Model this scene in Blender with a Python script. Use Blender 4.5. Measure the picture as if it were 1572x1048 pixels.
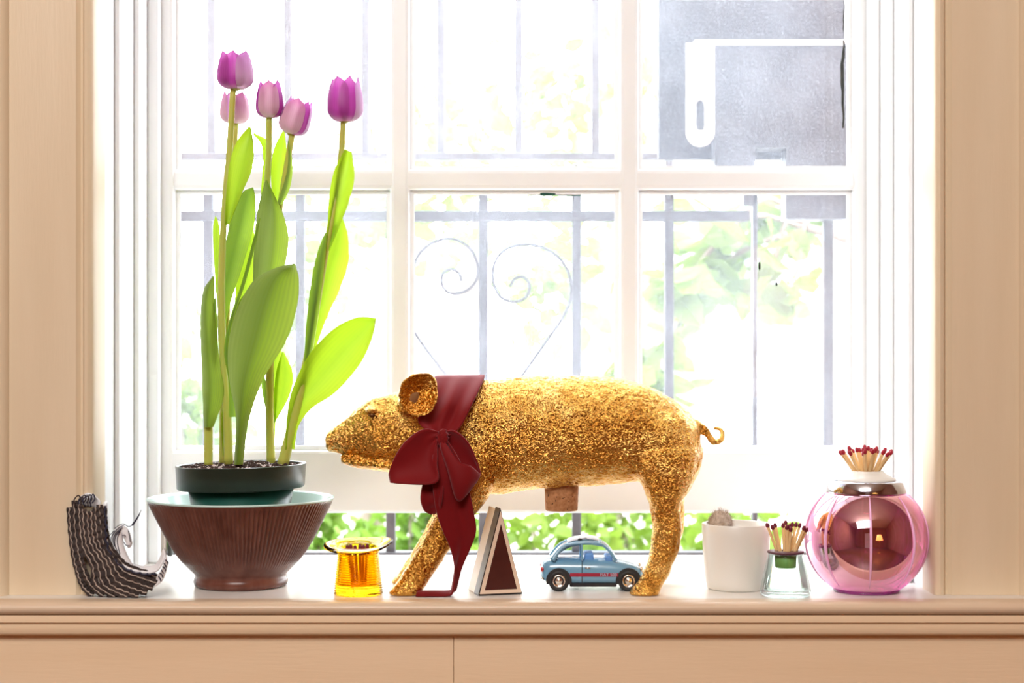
import bpy, bmesh, math, random
import numpy as np
from mathutils import Vector, noise

for o in list(bpy.data.objects):
    bpy.data.objects.remove(o)
scene = bpy.context.scene
COL = scene.collection
PI = math.pi
rng = random.Random(11)

# ------------------------------------------------------------------ camera
FPX, CAMD, CAMZ, HOR = 2500.0, 1.667, 0.243, 545.0
cam_data = bpy.data.cameras.new('camera')
cam = bpy.data.objects.new('camera', cam_data)
COL.objects.link(cam)
cam.location = (0, -CAMD, CAMZ)
cam.rotation_euler = (PI / 2, 0, 0)
cam_data.sensor_width = 36.0
cam_data.lens = FPX / 1572 * 36.0
cam_data.shift_y = (HOR - 524) / 1572
cam_data.clip_start = 0.05
cam_data.clip_end = 200
cam_data.dof.use_dof = True
cam_data.dof.focus_distance = 1.66
cam_data.dof.aperture_fstop = 9.0
scene.camera = cam

# ------------------------------------------------------------------ sky, lights, exposure
SKY = 10.0
world = bpy.data.worlds.new('world')
scene.world = world
world.use_nodes = True
bg = world.node_tree.nodes['Background']
bg.inputs[0].default_value = (0.96, 0.985, 1.0, 1)
bg.inputs[1].default_value = SKY

def area_light(name, loc, rot, sx, sy, power, color):
    l = bpy.data.lights.new(name, 'AREA')
    l.shape = 'RECTANGLE'
    l.size, l.size_y = sx, sy
    l.energy = power
    l.color = color
    o = bpy.data.objects.new(name, l)
    o.location = loc
    o.rotation_euler = rot
    COL.objects.link(o)
    return o

area_light('room_fill_light', (-0.45, -2.55, 1.74), (math.radians(50), 0, 0), 1.5, 0.8, 72, (1.0, 0.965, 0.92))  # unseen fill light without a fixture, added to brighten the room side

vs = scene.view_settings
vs.view_transform = 'Standard'
vs.look = 'None'
vs.exposure = 0.0
vs.gamma = 1.0
vs.use_curve_mapping = False
scene.cycles.use_denoising = True
scene.cycles.sample_clamp_indirect = 6.0
scene.cycles.max_bounces = 14
scene.cycles.transparent_max_bounces = 16
scene.cycles.blur_glossy = 0.5

# ------------------------------------------------------------------ helpers
def W(px, py, Y=0.0):
    d = Y + CAMD
    return Vector(((px - 786) / FPX * d, Y, CAMZ - (py - HOR) / FPX * d))

def tag(o, label=None, cat=None, group=None, kind=None):
    if label: o['label'] = label
    if cat: o['category'] = cat
    if group: o['group'] = group
    if kind: o['kind'] = kind
    return o

def thing(name, loc, label, cat, group=None, kind=None):
    o = bpy.data.objects.new(name, None)
    o.empty_display_size = 0.02
    o.location = loc
    COL.objects.link(o)
    return tag(o, label, cat, group, kind)

def wloc(o):
    v = Vector((0, 0, 0))
    while o is not None:
        v += o.location
        o = o.parent
    return v

def mesh_obj(name, verts, faces, mat, parent=None, smooth=True, uvs=None, label=None):
    off = wloc(parent)
    me = bpy.data.meshes.new(name)
    me.from_pydata([tuple(Vector(v) - off) for v in verts], [], faces)
    bm = bmesh.new()
    bm.from_mesh(me)
    bmesh.ops.recalc_face_normals(bm, faces=bm.faces)
    bm.to_mesh(me)
    bm.free()
    if uvs is not None:
        layer = me.uv_layers.new(name='UVMap')
        for lp in me.loops:
            layer.data[lp.index].uv = uvs[lp.vertex_index]
    if smooth:
        for p in me.polygons:
            p.use_smooth = True
    me.materials.append(mat)
    o = bpy.data.objects.new(name, me)
    COL.objects.link(o)
    if parent is not None:
        o.parent = parent
    if label:
        o['label'] = label
    return o

def sharp(o, ang=35):
    """shade smooth by angle: mark hard edges"""
    me = o.data
    bm = bmesh.new()
    bm.from_mesh(me)
    a = math.radians(ang)
    for e in bm.edges:
        e.smooth = len(e.link_faces) == 2 and e.calc_face_angle(0) < a
    bm.to_mesh(me)
    bm.free()
    return o

class G:
    """gathers shapes of one part"""
    def __init__(self):
        self.v, self.f = [], []
    def add(self, v, f):
        n = len(self.v)
        self.v += [Vector(p) for p in v]
        self.f += [tuple(i + n for i in q) for q in f]
        return self
    def build(self, name, mat, parent=None, smooth=True, label=None, ang=None):
        o = mesh_obj(name, self.v, self.f, mat, parent, smooth, None, label)
        if ang: sharp(o, ang)
        return o

def box(x0, x1, y0, y1, z0, z1):
    v = [(x, y, z) for x in (x0, x1) for y in (y0, y1) for z in (z0, z1)]
    f = [(0, 1, 3, 2), (4, 6, 7, 5), (0, 4, 5, 1), (2, 3, 7, 6), (0, 2, 6, 4), (1, 5, 7, 3)]
    return v, f

def bbox(x0, x1, y0, y1, z0, z1, b=0.002, seg=2):
    bm = bmesh.new()
    v, f = box(x0, x1, y0, y1, z0, z1)
    vv = [bm.verts.new(p) for p in v]
    for q in f: bm.faces.new([vv[i] for i in q])
    bmesh.ops.recalc_face_normals(bm, faces=bm.faces)
    bmesh.ops.bevel(bm, geom=list(bm.edges), offset=b, segments=seg, profile=0.5, affect='EDGES')
    bm.verts.index_update()
    v = [p.co.copy() for p in bm.verts]
    f = [tuple(p.index for p in q.verts) for q in bm.faces]
    bm.free()
    return v, f

def crom(pts, n, closed=False):
    """Catmull-Rom resample"""
    P = [np.array(p, float) for p in pts]
    k = len(P)
    out = []
    if closed:
        for i in range(n):
            t = i * k / n
            a = int(t) % k; u = t - int(t)
            p0, p1, p2, p3 = P[a - 1], P[a], P[(a + 1) % k], P[(a + 2) % k]
            out.append(.5 * (2*p1 + (p2-p0)*u + (2*p0-5*p1+4*p2-p3)*u*u + (3*p1-p0-3*p2+p3)*u**3))
        return out
    Q = [2*P[0]-P[1]] + P + [2*P[-1]-P[-2]]
    for i in range(n):
        t = i * (k - 1) / (n - 1)
        a = min(int(t), k - 2); u = t - a
        p0, p1, p2, p3 = Q[a], Q[a+1], Q[a+2], Q[a+3]
        out.append(.5 * (2*p1 + (p2-p0)*u + (2*p0-5*p1+4*p2-p3)*u*u + (3*p1-p0-3*p2+p3)*u**3))
    return out

def tube(pts, rad, seg=10, cap=True):
    pts = [Vector(p) for p in pts]
    n = len(pts)
    if not hasattr(rad, '__len__'): rad = [rad] * n
    elif len(rad) != n:
        rad = list(np.interp(np.linspace(0, 1, n), np.linspace(0, 1, len(rad)), rad))
    v, f = [], []
    t0 = (pts[1] - pts[0]).normalized()
    ref = Vector((0, 0, 1)) if abs(t0.z) < .9 else Vector((1, 0, 0))
    nrm = (ref - t0 * ref.dot(t0)).normalized()
    for i in range(n):
        t = (pts[min(i+1, n-1)] - pts[max(i-1, 0)]).normalized()
        nrm = (nrm - t * nrm.dot(t)).normalized()
        b = t.cross(nrm)
        for j in range(seg):
            a = 2 * PI * j / seg
            v.append(pts[i] + (nrm * math.cos(a) + b * math.sin(a)) * rad[i])
    for i in range(n - 1):
        for j in range(seg):
            k = (j + 1) % seg
            f.append((i*seg+j, i*seg+k, (i+1)*seg+k, (i+1)*seg+j))
    if cap:
        f.append(tuple(range(seg-1, -1, -1)))
        f.append(tuple((n-1)*seg + j for j in range(seg)))
    return v, f

def lathe(profile, seg=64, c=(0, 0, 0), mod=None, closed=False, cap=True):
    """profile: (r, z) list; mod(r, z, theta) -> (r, z)"""
    v, f = [], []
    n = len(profile)
    for (r, z) in profile:
        for j in range(seg):
            a = 2 * PI * j / seg
            rr, zz = (r, z) if mod is None else mod(r, z, a)
            v.append((c[0] + rr * math.cos(a), c[1] + rr * math.sin(a), c[2] + zz))
    for i in range(n if closed else n - 1):
        i2 = (i + 1) % n
        for j in range(seg):
            k = (j + 1) % seg
            f.append((i*seg+j, i*seg+k, i2*seg+k, i2*seg+j))
    if not closed and cap:
        if profile[0][0] > 1e-6: f.append(tuple(range(seg)))
        if profile[-1][0] > 1e-6: f.append(tuple((n-1)*seg + j for j in range(seg)))
    return v, f

def loft(rings, cap=True):
    v, f = [], []
    m = len(rings[0]); n = len(rings)
    for r in rings: v += [Vector(p) for p in r]
    for i in range(n - 1):
        for j in range(m):
            k = (j + 1) % m
            f.append((i*m+j, i*m+k, (i+1)*m+k, (i+1)*m+j))
    if cap:
        f.append(tuple(range(m)))
        f.append(tuple((n-1)*m + j for j in range(m)))
    return v, f

def ball(c, rx, ry, rz, seg=16, rings=10):
    prof = [(math.sin(PI*i/rings), -math.cos(PI*i/rings)) for i in range(rings + 1)]
    prof[0] = (1e-4, -1); prof[-1] = (1e-4, 1)
    v, f = lathe(prof, seg)
    return [(c[0]+p[0]*rx, c[1]+p[1]*ry, c[2]+p[2]*rz) for p in v], f

def sheet(A, B, nu=28, nv=9, bow=0.0, thick=0.0, extra=None):
    """surface between two edge curves (control points), bowed along its normal; returns v, f, uv"""
    A = crom(A, nu); B = crom(B, nu)
    A = [Vector(a) for a in A]; B = [Vector(b) for b in B]
    grid = []
    for i in range(nu):
        t = ((A[min(i+1, nu-1)] + B[min(i+1, nu-1)]) - (A[max(i-1, 0)] + B[max(i-1, 0)]))
        w = B[i] - A[i]
        nrm = t.cross(w)
        nrm = nrm.normalized() if nrm.length > 1e-12 else Vector((0, -1, 0))
        row = []
        for j in range(nv):
            s = j / (nv - 1)
            b = bow(i / (nu - 1), s) if callable(bow) else bow * 4 * s * (1 - s)
            p = A[i].lerp(B[i], s) + nrm * b * min(1.0, w.length / 0.012)
            if extra: p = p + Vector(extra(i / (nu - 1), s))
            row.append(p)
        grid.append(row)
    v = [p for r in grid for p in r]
    uv = [(j / (nv - 1), i / (nu - 1)) for i in range(nu) for j in range(nv)]
    f = [(i*nv+j, i*nv+j+1, (i+1)*nv+j+1, (i+1)*nv+j) for i in range(nu-1) for j in range(nv-1)]
    if thick > 0:
        N = []
        for i in range(nu):
            for j in range(nv):
                a = grid[min(i+1, nu-1)][j] - grid[max(i-1, 0)][j]
                b = grid[i][min(j+1, nv-1)] - grid[i][max(j-1, 0)]
                c = a.cross(b)
                N.append(c.normalized() if c.length > 1e-14 else Vector((0, -1, 0)))
        m = len(v)
        v2 = [v[k] + N[k] * thick / 2 for k in range(m)] + [v[k] - N[k] * thick / 2 for k in range(m)]
        f2 = f + [tuple(reversed([q + m for q in t])) for t in f]
        border = [j for j in range(nv)] + [i*nv+nv-1 for i in range(1, nu)] + \
                 [(nu-1)*nv+j for j in range(nv-2, -1, -1)] + [i*nv for i in range(nu-2, 0, -1)]
        for a, b in zip(border, border[1:] + border[:1]):
            f2.append((a, b, b + m, a + m))
        return v2, f2, uv + uv
    return v, f, uv

def copy_tree(o, parent=None, loc=None, rot=None):
    c = o.copy()
    COL.objects.link(c)
    c.parent = parent
    if loc is not None: c.location = loc
    if rot is not None: c.rotation_euler = rot
    for ch in list(o.children):
        copy_tree(ch, c)
    return c

# ------------------------------------------------------------------ materials
def newmat(name):
    m = bpy.data.materials.new(name)
    m.use_nodes = True
    nt = m.node_tree
    return m, nt, nt.nodes, nt.links, nt.nodes['Principled BSDF']

def ramp(N, stops):
    r = N.new('ShaderNodeValToRGB')
    e = r.color_ramp.elements
    while len(e) < len(stops): e.new(0.5)
    for k, (p, c) in enumerate(stops):
        e[k].position = p
        e[k].color = (*c, 1)
    return r

def mat(name, col, rough=.5, metal=0.0, var=None, scale=20.0, bump=0.0, bscale=60.0, stretch=(1, 1, 1), trans=0.0, ior=1.45, coat=0.0, spec=0.5, sheen=0.0, sheen_col=None, detail=4, bdist=0.002, sss=0.0):
    m, nt, N, L, P = newmat(name)
    P.inputs['Base Color'].default_value = (*col, 1)
    P.inputs['Roughness'].default_value = rough
    P.inputs['Metallic'].default_value = metal
    P.inputs['Transmission Weight'].default_value = trans
    P.inputs['IOR'].default_value = ior
    P.inputs['Coat Weight'].default_value = coat
    P.inputs['Specular IOR Level'].default_value = spec
    P.inputs['Sheen Weight'].default_value = sheen
    if sheen_col: P.inputs['Sheen Tint'].default_value = (*sheen_col, 1)
    if sss:
        P.inputs['Subsurface Weight'].default_value = sss
        P.inputs['Subsurface Scale'].default_value = 0.01
    tc = N.new('ShaderNodeTexCoord')
    mp = N.new('ShaderNodeMapping')
    mp.inputs['Scale'].default_value = stretch
    L.new(tc.outputs['Object'], mp.inputs[0])
    if var is not None:
        nz = N.new('ShaderNodeTexNoise')
        nz.inputs['Scale'].default_value = scale
        nz.inputs['Detail'].default_value = detail
        L.new(mp.outputs[0], nz.inputs['Vector'])
        r = ramp(N, [(.32, col), (.68, var)])
        L.new(nz.outputs['Fac'], r.inputs[0])
        L.new(r.outputs[0], P.inputs['Base Color'])
    if bump:
        nb = N.new('ShaderNodeTexNoise')
        nb.inputs['Scale'].default_value = bscale
        nb.inputs['Detail'].default_value = 3
        L.new(mp.outputs[0], nb.inputs['Vector'])
        b = N.new('ShaderNodeBump')
        b.inputs['Strength'].default_value = bump
        b.inputs['Distance'].default_value = bdist
        L.new(nb.outputs['Fac'], b.inputs['Height'])
        L.new(b.outputs[0], P.inputs['Normal'])
    return m

def thin_mat(name, stops, axis='U', trans_mix=.5, rough=.45, trans_tint=1.0, tcol=None, veins=0.0, vein_col=None):
    """leaf / petal: diffuse + translucent, colour running over the UV"""
    m, nt, N, L, P = newmat(name)
    uv = N.new('ShaderNodeUVMap')
    sep = N.new('ShaderNodeSeparateXYZ')
    L.new(uv.outputs[0], sep.inputs[0])
    r = ramp(N, stops)
    L.new(sep.outputs[0 if axis == 'U' else 1], r.inputs[0])
    colsock = r.outputs[0]
    if veins:
        wv = N.new('ShaderNodeTexWave')
        wv.wave_type = 'BANDS'; wv.bands_direction = 'X'
        wv.inputs['Scale'].default_value = 4.0
        wv.inputs['Distortion'].default_value = 1.2
        wv.inputs['Detail'].default_value = 2
        L.new(uv.outputs[0], wv.inputs['Vector'])
        mx = N.new('ShaderNodeMixRGB')
        ml = N.new('ShaderNodeMath'); ml.operation = 'MULTIPLY'; ml.inputs[1].default_value = veins
        L.new(wv.outputs['Fac'], ml.inputs[0])
        L.new(ml.outputs[0], mx.inputs[0])
        L.new(colsock, mx.inputs[1])
        mx.inputs[2].default_value = (*vein_col, 1)
        colsock = mx.outputs[0]
    L.new(colsock, P.inputs['Base Color'])
    P.inputs['Roughness'].default_value = rough
    tr = N.new('ShaderNodeBsdfTranslucent')
    if tcol:
        tr.inputs[0].default_value = (*tcol, 1)
    else:
        L.new(colsock, tr.inputs[0])
    mix = N.new('ShaderNodeMixShader')
    mix.inputs[0].default_value = trans_mix
    L.new(P.outputs[0], mix.inputs[1])
    L.new(tr.outputs[0], mix.inputs[2])
    L.new(mix.outputs[0], N['Material Output'].inputs[0])
    return m

M = {}
M['cream_paint'] = mat('cream_paint', (.73, .605, .435), .38, var=(.70, .57, .40), scale=6, bump=.25, bscale=60, stretch=(6, 6, .6), bdist=.0008)
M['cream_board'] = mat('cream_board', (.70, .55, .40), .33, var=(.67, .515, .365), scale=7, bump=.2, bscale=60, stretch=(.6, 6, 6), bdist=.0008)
M['cream_sill'] = mat('cream_sill', (.86, .665, .455), .33, var=(.83, .63, .42), scale=7, bump=.2, bscale=60, stretch=(.6, 6, 6), bdist=.0008)
M['sill_daylit'] = mat('sill_daylit', (.85, .83, .79), .30, var=(.82, .79, .74), scale=9, bump=.2, bscale=60, stretch=(.6, 6, 6), bdist=.0008)  # window daylight on the sill board put into its colour, whiter than the nose
M['white_paint'] = mat('white_paint', (.85, .87, .885), .4, var=(.82, .84, .855), scale=8, bump=.15, bscale=50, bdist=.0006)
M['terracotta_wall'] = mat('terracotta_wall', (.42, .20, .13), .8, var=(.38, .17, .11), scale=3)
M['wood_floor'] = mat('wood_floor', (.20, .085, .04), .35, var=(.12, .05, .025), scale=5, stretch=(12, 1, 1))
M['ceiling_white'] = mat('ceiling_white', (.75, .66, .56), .9, var=(.72, .63, .53), scale=2)
M['iron'] = mat('iron', (.045, .047, .055), .55, var=(.07, .07, .08), scale=40, bump=.2, bscale=120)
M['box_metal'] = mat('box_metal', (.05, .056, .072), .5, var=(.085, .092, .11), scale=25, bump=.2, bscale=90)
M['galv'] = mat('galv', (.78, .79, .80), .45, metal=.0, var=(.68, .69, .71), scale=30)
M['putty_dark'] = mat('putty_dark', (.02, .025, .022), .9, var=(.05, .05, .045), scale=90)
M['putty_green'] = mat('putty_green', (.005, .09, .055), .8, var=(.02, .05, .04), scale=90)

def glass_pane_mat():
    m, nt, N, L, P = newmat('dusty_glass')
    N.remove(P)
    tc = N.new('ShaderNodeTexCoord')
    n1 = N.new('ShaderNodeTexNoise'); n1.inputs['Scale'].default_value = 500; n1.inputs['Detail'].default_value = 1
    n2 = N.new('ShaderNodeTexNoise'); n2.inputs['Scale'].default_value = 9; n2.inputs['Detail'].default_value = 3
    L.new(tc.outputs['Object'], n1.inputs['Vector']); L.new(tc.outputs['Object'], n2.inputs['Vector'])
    r1 = ramp(N, [(.56, (0, 0, 0)), (.75, (.13, .13, .13))])
    r2 = ramp(N, [(.3, (.040, .040, .040)), (.75, (.088, .088, .088))])
    L.new(n1.outputs['Fac'], r1.inputs[0]); L.new(n2.outputs['Fac'], r2.inputs[0])
    ad = N.new('ShaderNodeMath'); ad.operation = 'ADD'
    L.new(r1.outputs[0], ad.inputs[0]); L.new(r2.outputs[0], ad.inputs[1])
    tp = N.new('ShaderNodeBsdfTransparent')
    tl = N.new('ShaderNodeBsdfTranslucent'); tl.inputs[0].default_value = (.80, .86, 1.0, 1)
    mx = N.new('ShaderNodeMixShader')
    L.new(ad.outputs[0], mx.inputs[0]); L.new(tp.outputs[0], mx.inputs[1]); L.new(tl.outputs[0], mx.inputs[2])
    gl = N.new('ShaderNodeBsdfGlossy'); gl.inputs['Roughness'].default_value = .02
    m2 = N.new('ShaderNodeMixShader'); m2.inputs[0].default_value = .02
    L.new(mx.outputs[0], m2.inputs[1]); L.new(gl.outputs[0], m2.inputs[2])
    L.new(m2.outputs[0], N['Material Output'].inputs[0])
    return m
M['glass_pane'] = glass_pane_mat()

def gold_mat():
    m, nt, N, L, P = newmat('gold_leaf')
    tc = N.new('ShaderNodeTexCoord')
    n1 = N.new('ShaderNodeTexNoise'); n1.inputs['Scale'].default_value = 34; n1.inputs['Detail'].default_value = 5
    n2 = N.new('ShaderNodeTexNoise'); n2.inputs['Scale'].default_value = 270; n2.inputs['Detail'].default_value = 3; n2.inputs['Roughness'].default_value = .6
    vo = N.new('ShaderNodeTexVoronoi'); vo.inputs['Scale'].default_value = 600
    for n in (n1, n2, vo): L.new(tc.outputs['Object'], n.inputs['Vector'])
    r = ramp(N, [(.25, (.52, .21, .025)), (.5, (.76, .41, .085)), (.78, (.95, .64, .21))])
    L.new(n1.outputs['Fac'], r.inputs[0]); L.new(r.outputs[0], P.inputs['Base Color'])
    P.inputs['Metallic'].default_value = 1.0
    P.inputs['Roughness'].default_value = .24
    # foil facets: each little cell of leaf is tilted its own way
    sub = N.new('ShaderNodeVectorMath'); sub.operation = 'SUBTRACT'; sub.inputs[1].default_value = (.5, .5, .5)
    L.new(vo.outputs['Color'], sub.inputs[0])
    scl = N.new('ShaderNodeVectorMath'); scl.operation = 'SCALE'; scl.inputs['Scale'].default_value = .75
    L.new(sub.outputs[0], scl.inputs[0])
    b = N.new('ShaderNodeBump'); b.inputs['Strength'].default_value = .8; b.inputs['Distance'].default_value = .0040
    L.new(n2.outputs['Fac'], b.inputs['Height'])
    ad = N.new('ShaderNodeVectorMath'); ad.operation = 'ADD'
    L.new(b.outputs[0], ad.inputs[0]); L.new(scl.outputs[0], ad.inputs[1])
    nm = N.new('ShaderNodeVectorMath'); nm.operation = 'NORMALIZE'
    L.new(ad.outputs[0], nm.inputs[0]); L.new(nm.outputs[0], P.inputs['Normal'])
    return m
M['gold'] = gold_mat()
M['velvet'] = mat('velvet', (.145, .0025, .004), .62, var=(.185, .004, .0055), scale=14, sheen=.30, sheen_col=(1.0, .55, .62), spec=.15)
M['cork'] = mat('cork', (.55, .27, .12), .9, var=(.36, .15, .06), scale=260, bump=.5, bscale=300)
M['cork_pore'] = mat('cork_pore', (.06, .025, .012), .95)
M['bowl_brown'] = mat('bowl_brown', (.105, .032, .020), .27, var=(.17, .062, .042), scale=22, stretch=(3, 3, .6), spec=.55)
M['bowl_glaze'] = mat('bowl_glaze', (.55, .74, .70), .15, var=(.50, .70, .66), scale=12, coat=.3)
M['pot_green'] = mat('pot_green', (.012, .075, .060), .3, var=(.016, .09, .07), scale=30, sss=0.0)
M['pot_rim'] = mat('pot_rim', (.018, .026, .018), .28, var=(.026, .034, .022), scale=25)
M['soil'] = mat('soil', (.060, .028, .022), .95, var=(.02, .010, .008), scale=220)
M['perlite'] = mat('perlite', (.72, .62, .62), .9, var=(.60, .50, .50), scale=200)
M['iron_hazed'] = mat('iron_hazed', (.10, .105, .12), .6, var=(.14, .145, .16), scale=40)  # paler copy of the iron, haze over the far railing put into the colour
M['stem'] = mat('stem', (.38, .48, .07), .45, var=(.50, .48, .10), scale=14, stretch=(1, 1, .4), sss=.25)
GR = [(0, (.30, .46, .03)), (.46, (.17, .31, .03)), (.54, (.21, .35, .04)), (1, (.32, .48, .03))]
M['leaf_bright'] = thin_mat('leaf_bright', [(0, (.40, .58, .02)), (.5, (.27, .43, .02)), (1, (.42, .60, .03))], trans_mix=.58, veins=.25, vein_col=(.25, .42, .02))
M['leaf_mid'] = thin_mat('leaf_mid', [(0, (.26, .42, .04)), (.5, (.16, .28, .03)), (1, (.32, .48, .04))], trans_mix=.50, veins=.25, vein_col=(.18, .30, .05))
M['leaf_grey'] = thin_mat('leaf_grey', [(0, (.27, .36, .09)), (.45, (.15, .23, .025)), (.6, (.24, .37, .03)), (1, (.36, .50, .06))], trans_mix=.50, veins=.3, vein_col=(.18, .27, .05), rough=.5)
M['petal_pale'] = thin_mat('petal_pale', [(0, (.88, .76, .76)), (.22, (.78, .56, .74)), (.7, (.70, .40, .70)), (1, (.60, .20, .58))], axis='V', trans_mix=.45, veins=.15, vein_col=(.66, .30, .58))
M['petal_deep'] = thin_mat('petal_deep', [(0, (.62, .34, .42)), (.25, (.48, .075, .38)), (.75, (.57, .09, .49)), (1, (.70, .22, .62))], axis='V', trans_mix=.42, veins=.2, vein_col=(.36, .03, .30))
M['petal_dusty'] = thin_mat('petal_dusty', [(0, (.90, .80, .76)), (.25, (.80, .56, .64)), (.75, (.74, .42, .58)), (1, (.70, .20, .50))], axis='V', trans_mix=.35, veins=.15, vein_col=(.56, .26, .38))
M['yellow_glass'] = mat('yellow_glass', (1.0, .54, .008), .03, trans=1.0, ior=1.25)
def thin_glass(name, tint, spec=.7):
    m, nt, N, L, P = newmat(name)
    N.remove(P)
    tp = N.new('ShaderNodeBsdfTransparent'); tp.inputs[0].default_value = (*tint, 1)
    gl = N.new('ShaderNodeBsdfGlossy'); gl.inputs['Roughness'].default_value = .02
    fr = N.new('ShaderNodeFresnel'); fr.inputs[0].default_value = 1.4
    ml = N.new('ShaderNodeMath'); ml.operation = 'MULTIPLY'; ml.inputs[1].default_value = spec
    L.new(fr.outputs[0], ml.inputs[0])
    mx = N.new('ShaderNodeMixShader')
    L.new(ml.outputs[0], mx.inputs[0]); L.new(tp.outputs[0], mx.inputs[1]); L.new(gl.outputs[0], mx.inputs[2])
    L.new(mx.outputs[0], N['Material Output'].inputs[0])
    return m
M['car_glass'] = thin_glass('car_glass', (.95, .975, 1.0))
M['green_glass'] = thin_glass('green_glass', (.925, .985, .965))
M['green_plug'] = mat('green_plug', (.30, .52, .16), .5, var=(.17, .34, .09), scale=60, sss=.1)
M['plum'] = mat('plum', (.13, .045, .065), .4, var=(.10, .03, .05), scale=40)
M['match_wood'] = mat('match_wood', (.78, .52, .23), .7, var=(.88, .66, .36), scale=160, stretch=(1, 1, .1))
M['match_red'] = mat('match_red', (.42, .012, .03), .6, var=(.30, .008, .03), scale=300)
M['match_plum'] = mat('match_plum', (.20, .012, .03), .6, var=(.13, .010, .03), scale=300)
M['maroon'] = mat('maroon', (.055, .010, .008), .38, var=(.075, .016, .012), scale=35)
M['tan_wood'] = mat('tan_wood', (.80, .64, .50), .5, var=(.72, .54, .40), scale=18, stretch=(1, 1, 6))
M['side_reflection'] = mat('side_reflection', (.82, .74, .62), .35, var=(.78, .70, .58), scale=12)  # bright window reflection on the block's side, put into its colour
M['black_trim'] = mat('black_trim', (.018, .014, .014), .3, var=(.03, .022, .02), scale=50)
M['car_blue'] = mat('car_blue', (.155, .34, .50), .22, var=(.165, .355, .52), scale=6, coat=.6)
M['car_black'] = mat('car_black', (.012, .012, .013), .55, var=(.02, .02, .022), scale=60)
M['car_sky_white'] = mat('car_sky_white', (.78, .82, .88), .3, var=(.74, .78, .86), scale=12)  # sky reflected on the car roof, painted into the sunroof colour
M['chrome'] = mat('chrome', (.86, .82, .76), .16, metal=1.0, var=(.80, .76, .70), scale=40)
M['car_stripe'] = mat('car_stripe', (.35, .02, .05), .4, var=(.32, .018, .045), scale=40)
M['car_text'] = mat('car_text', (.42, .52, .66), .4, var=(.40, .50, .64), scale=40)

M['car_seat'] = mat('car_seat', (.16, .36, .72), .5, var=(.14, .32, .66), scale=30)
M['red_lens'] = mat('red_lens', (.5, .03, .03), .2, coat=.5, var=(.42, .03, .03), scale=60)
M['white_ceramic'] = mat('white_ceramic', (.80, .79, .74), .35, var=(.77, .76, .71), scale=10, bump=.1, bscale=30, coat=.2)
M['cactus_wool'] = mat('cactus_wool', (.62, .52, .44), .95, var=(.38, .28, .20), scale=150, bump=.8, bscale=250)
M['paper_dark'] = mat('paper_dark', (.022, .015, .014), .8, var=(.060, .042, .038), scale=120)
M['paper_edge'] = mat('paper_edge', (.60, .50, .43), .8, var=(.24, .18, .15), scale=150)
M['paper_white'] = mat('paper_white', (.88, .88, .90), .7, var=(.84, .84, .88), scale=20)
M['ink'] = mat('ink', (.018, .018, .04), .6, var=(.03, .03, .06), scale=80)
M['leaf_out'] = thin_mat('leaf_out', [(0, (.20, .36, .05)), (.5, (.16, .30, .04)), (1, (.22, .38, .06))], trans_mix=.4)
M['leaf_out2'] = thin_mat('leaf_out2', [(0, (.20, .33, .04)), (.5, (.17, .28, .035)), (1, (.22, .35, .05))], trans_mix=.45)
M['bark'] = mat('bark', (.22, .18, .15), .9, var=(.34, .29, .25), scale=20, stretch=(4, 4, .7), bump=.5, bscale=30, bdist=.01)
M['paving'] = mat('paving', (.55, .54, .52), .85, var=(.48, .47, .45), scale=3)
M['stone'] = mat('stone', (.62, .60, .57), .85, var=(.55, .53, .50), scale=4)
M['house_paint'] = mat('house_paint', (.80, .80, .80), .7, var=(.76, .76, .76), scale=2)
M['house_glass'] = mat('house_glass', (.22, .25, .30), .15, var=(.26, .29, .34), scale=2)

def globe_mat():
    m, nt, N, L, P = newmat('pink_mirror_glass')
    P.inputs['Base Color'].default_value = (.95, .60, .68, 1)
    P.inputs['Metallic'].default_value = 1.0
    P.inputs['Roughness'].default_value = .03
    tp = N.new('ShaderNodeBsdfTransparent'); tp.inputs[0].default_value = (.95, .45, .85, 1)
    lw = N.new('ShaderNodeLayerWeight'); lw.inputs[0].default_value = .35
    r = ramp(N, [(.0, (.06, .06, .06)), (.8, (.40, .40, .40))])
    L.new(lw.outputs['Facing'], r.inputs[0])
    mx = N.new('ShaderNodeMixShader')
    L.new(r.outputs[0], mx.inputs[0]); L.new(P.outputs[0], mx.inputs[1]); L.new(tp.outputs[0], mx.inputs[2])
    L.new(mx.outputs[0], N['Material Output'].inputs[0])
    return m
M['globe'] = globe_mat()
M['globe_rib'] = mat('globe_rib', (.95, .55, .85), .08, var=(.9, .5, .8), scale=30, coat=.4)
M['globe_base'] = mat('globe_base', (.90, .30, .80), .05, trans=.8, ior=1.3)
M['collar_metal'] = mat('collar_metal', (.62, .64, .72), .12, metal=1.0, var=(.56, .58, .66), scale=30)

def emit_mat(name, col, s):
    m, nt, N, L, P = newmat(name)
    P.inputs['Base Color'].default_value = (*col, 1)
    P.inputs['Emission Color'].default_value = (*col, 1)
    P.inputs['Emission Strength'].default_value = s
    return m
M['lamp_shade'] = emit_mat('lamp_shade', (1.0, .45, .10), 2.2)
M['brass'] = mat('brass', (.6, .38, .12), .3, metal=1, var=(.5, .3, .1), scale=20)

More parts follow.
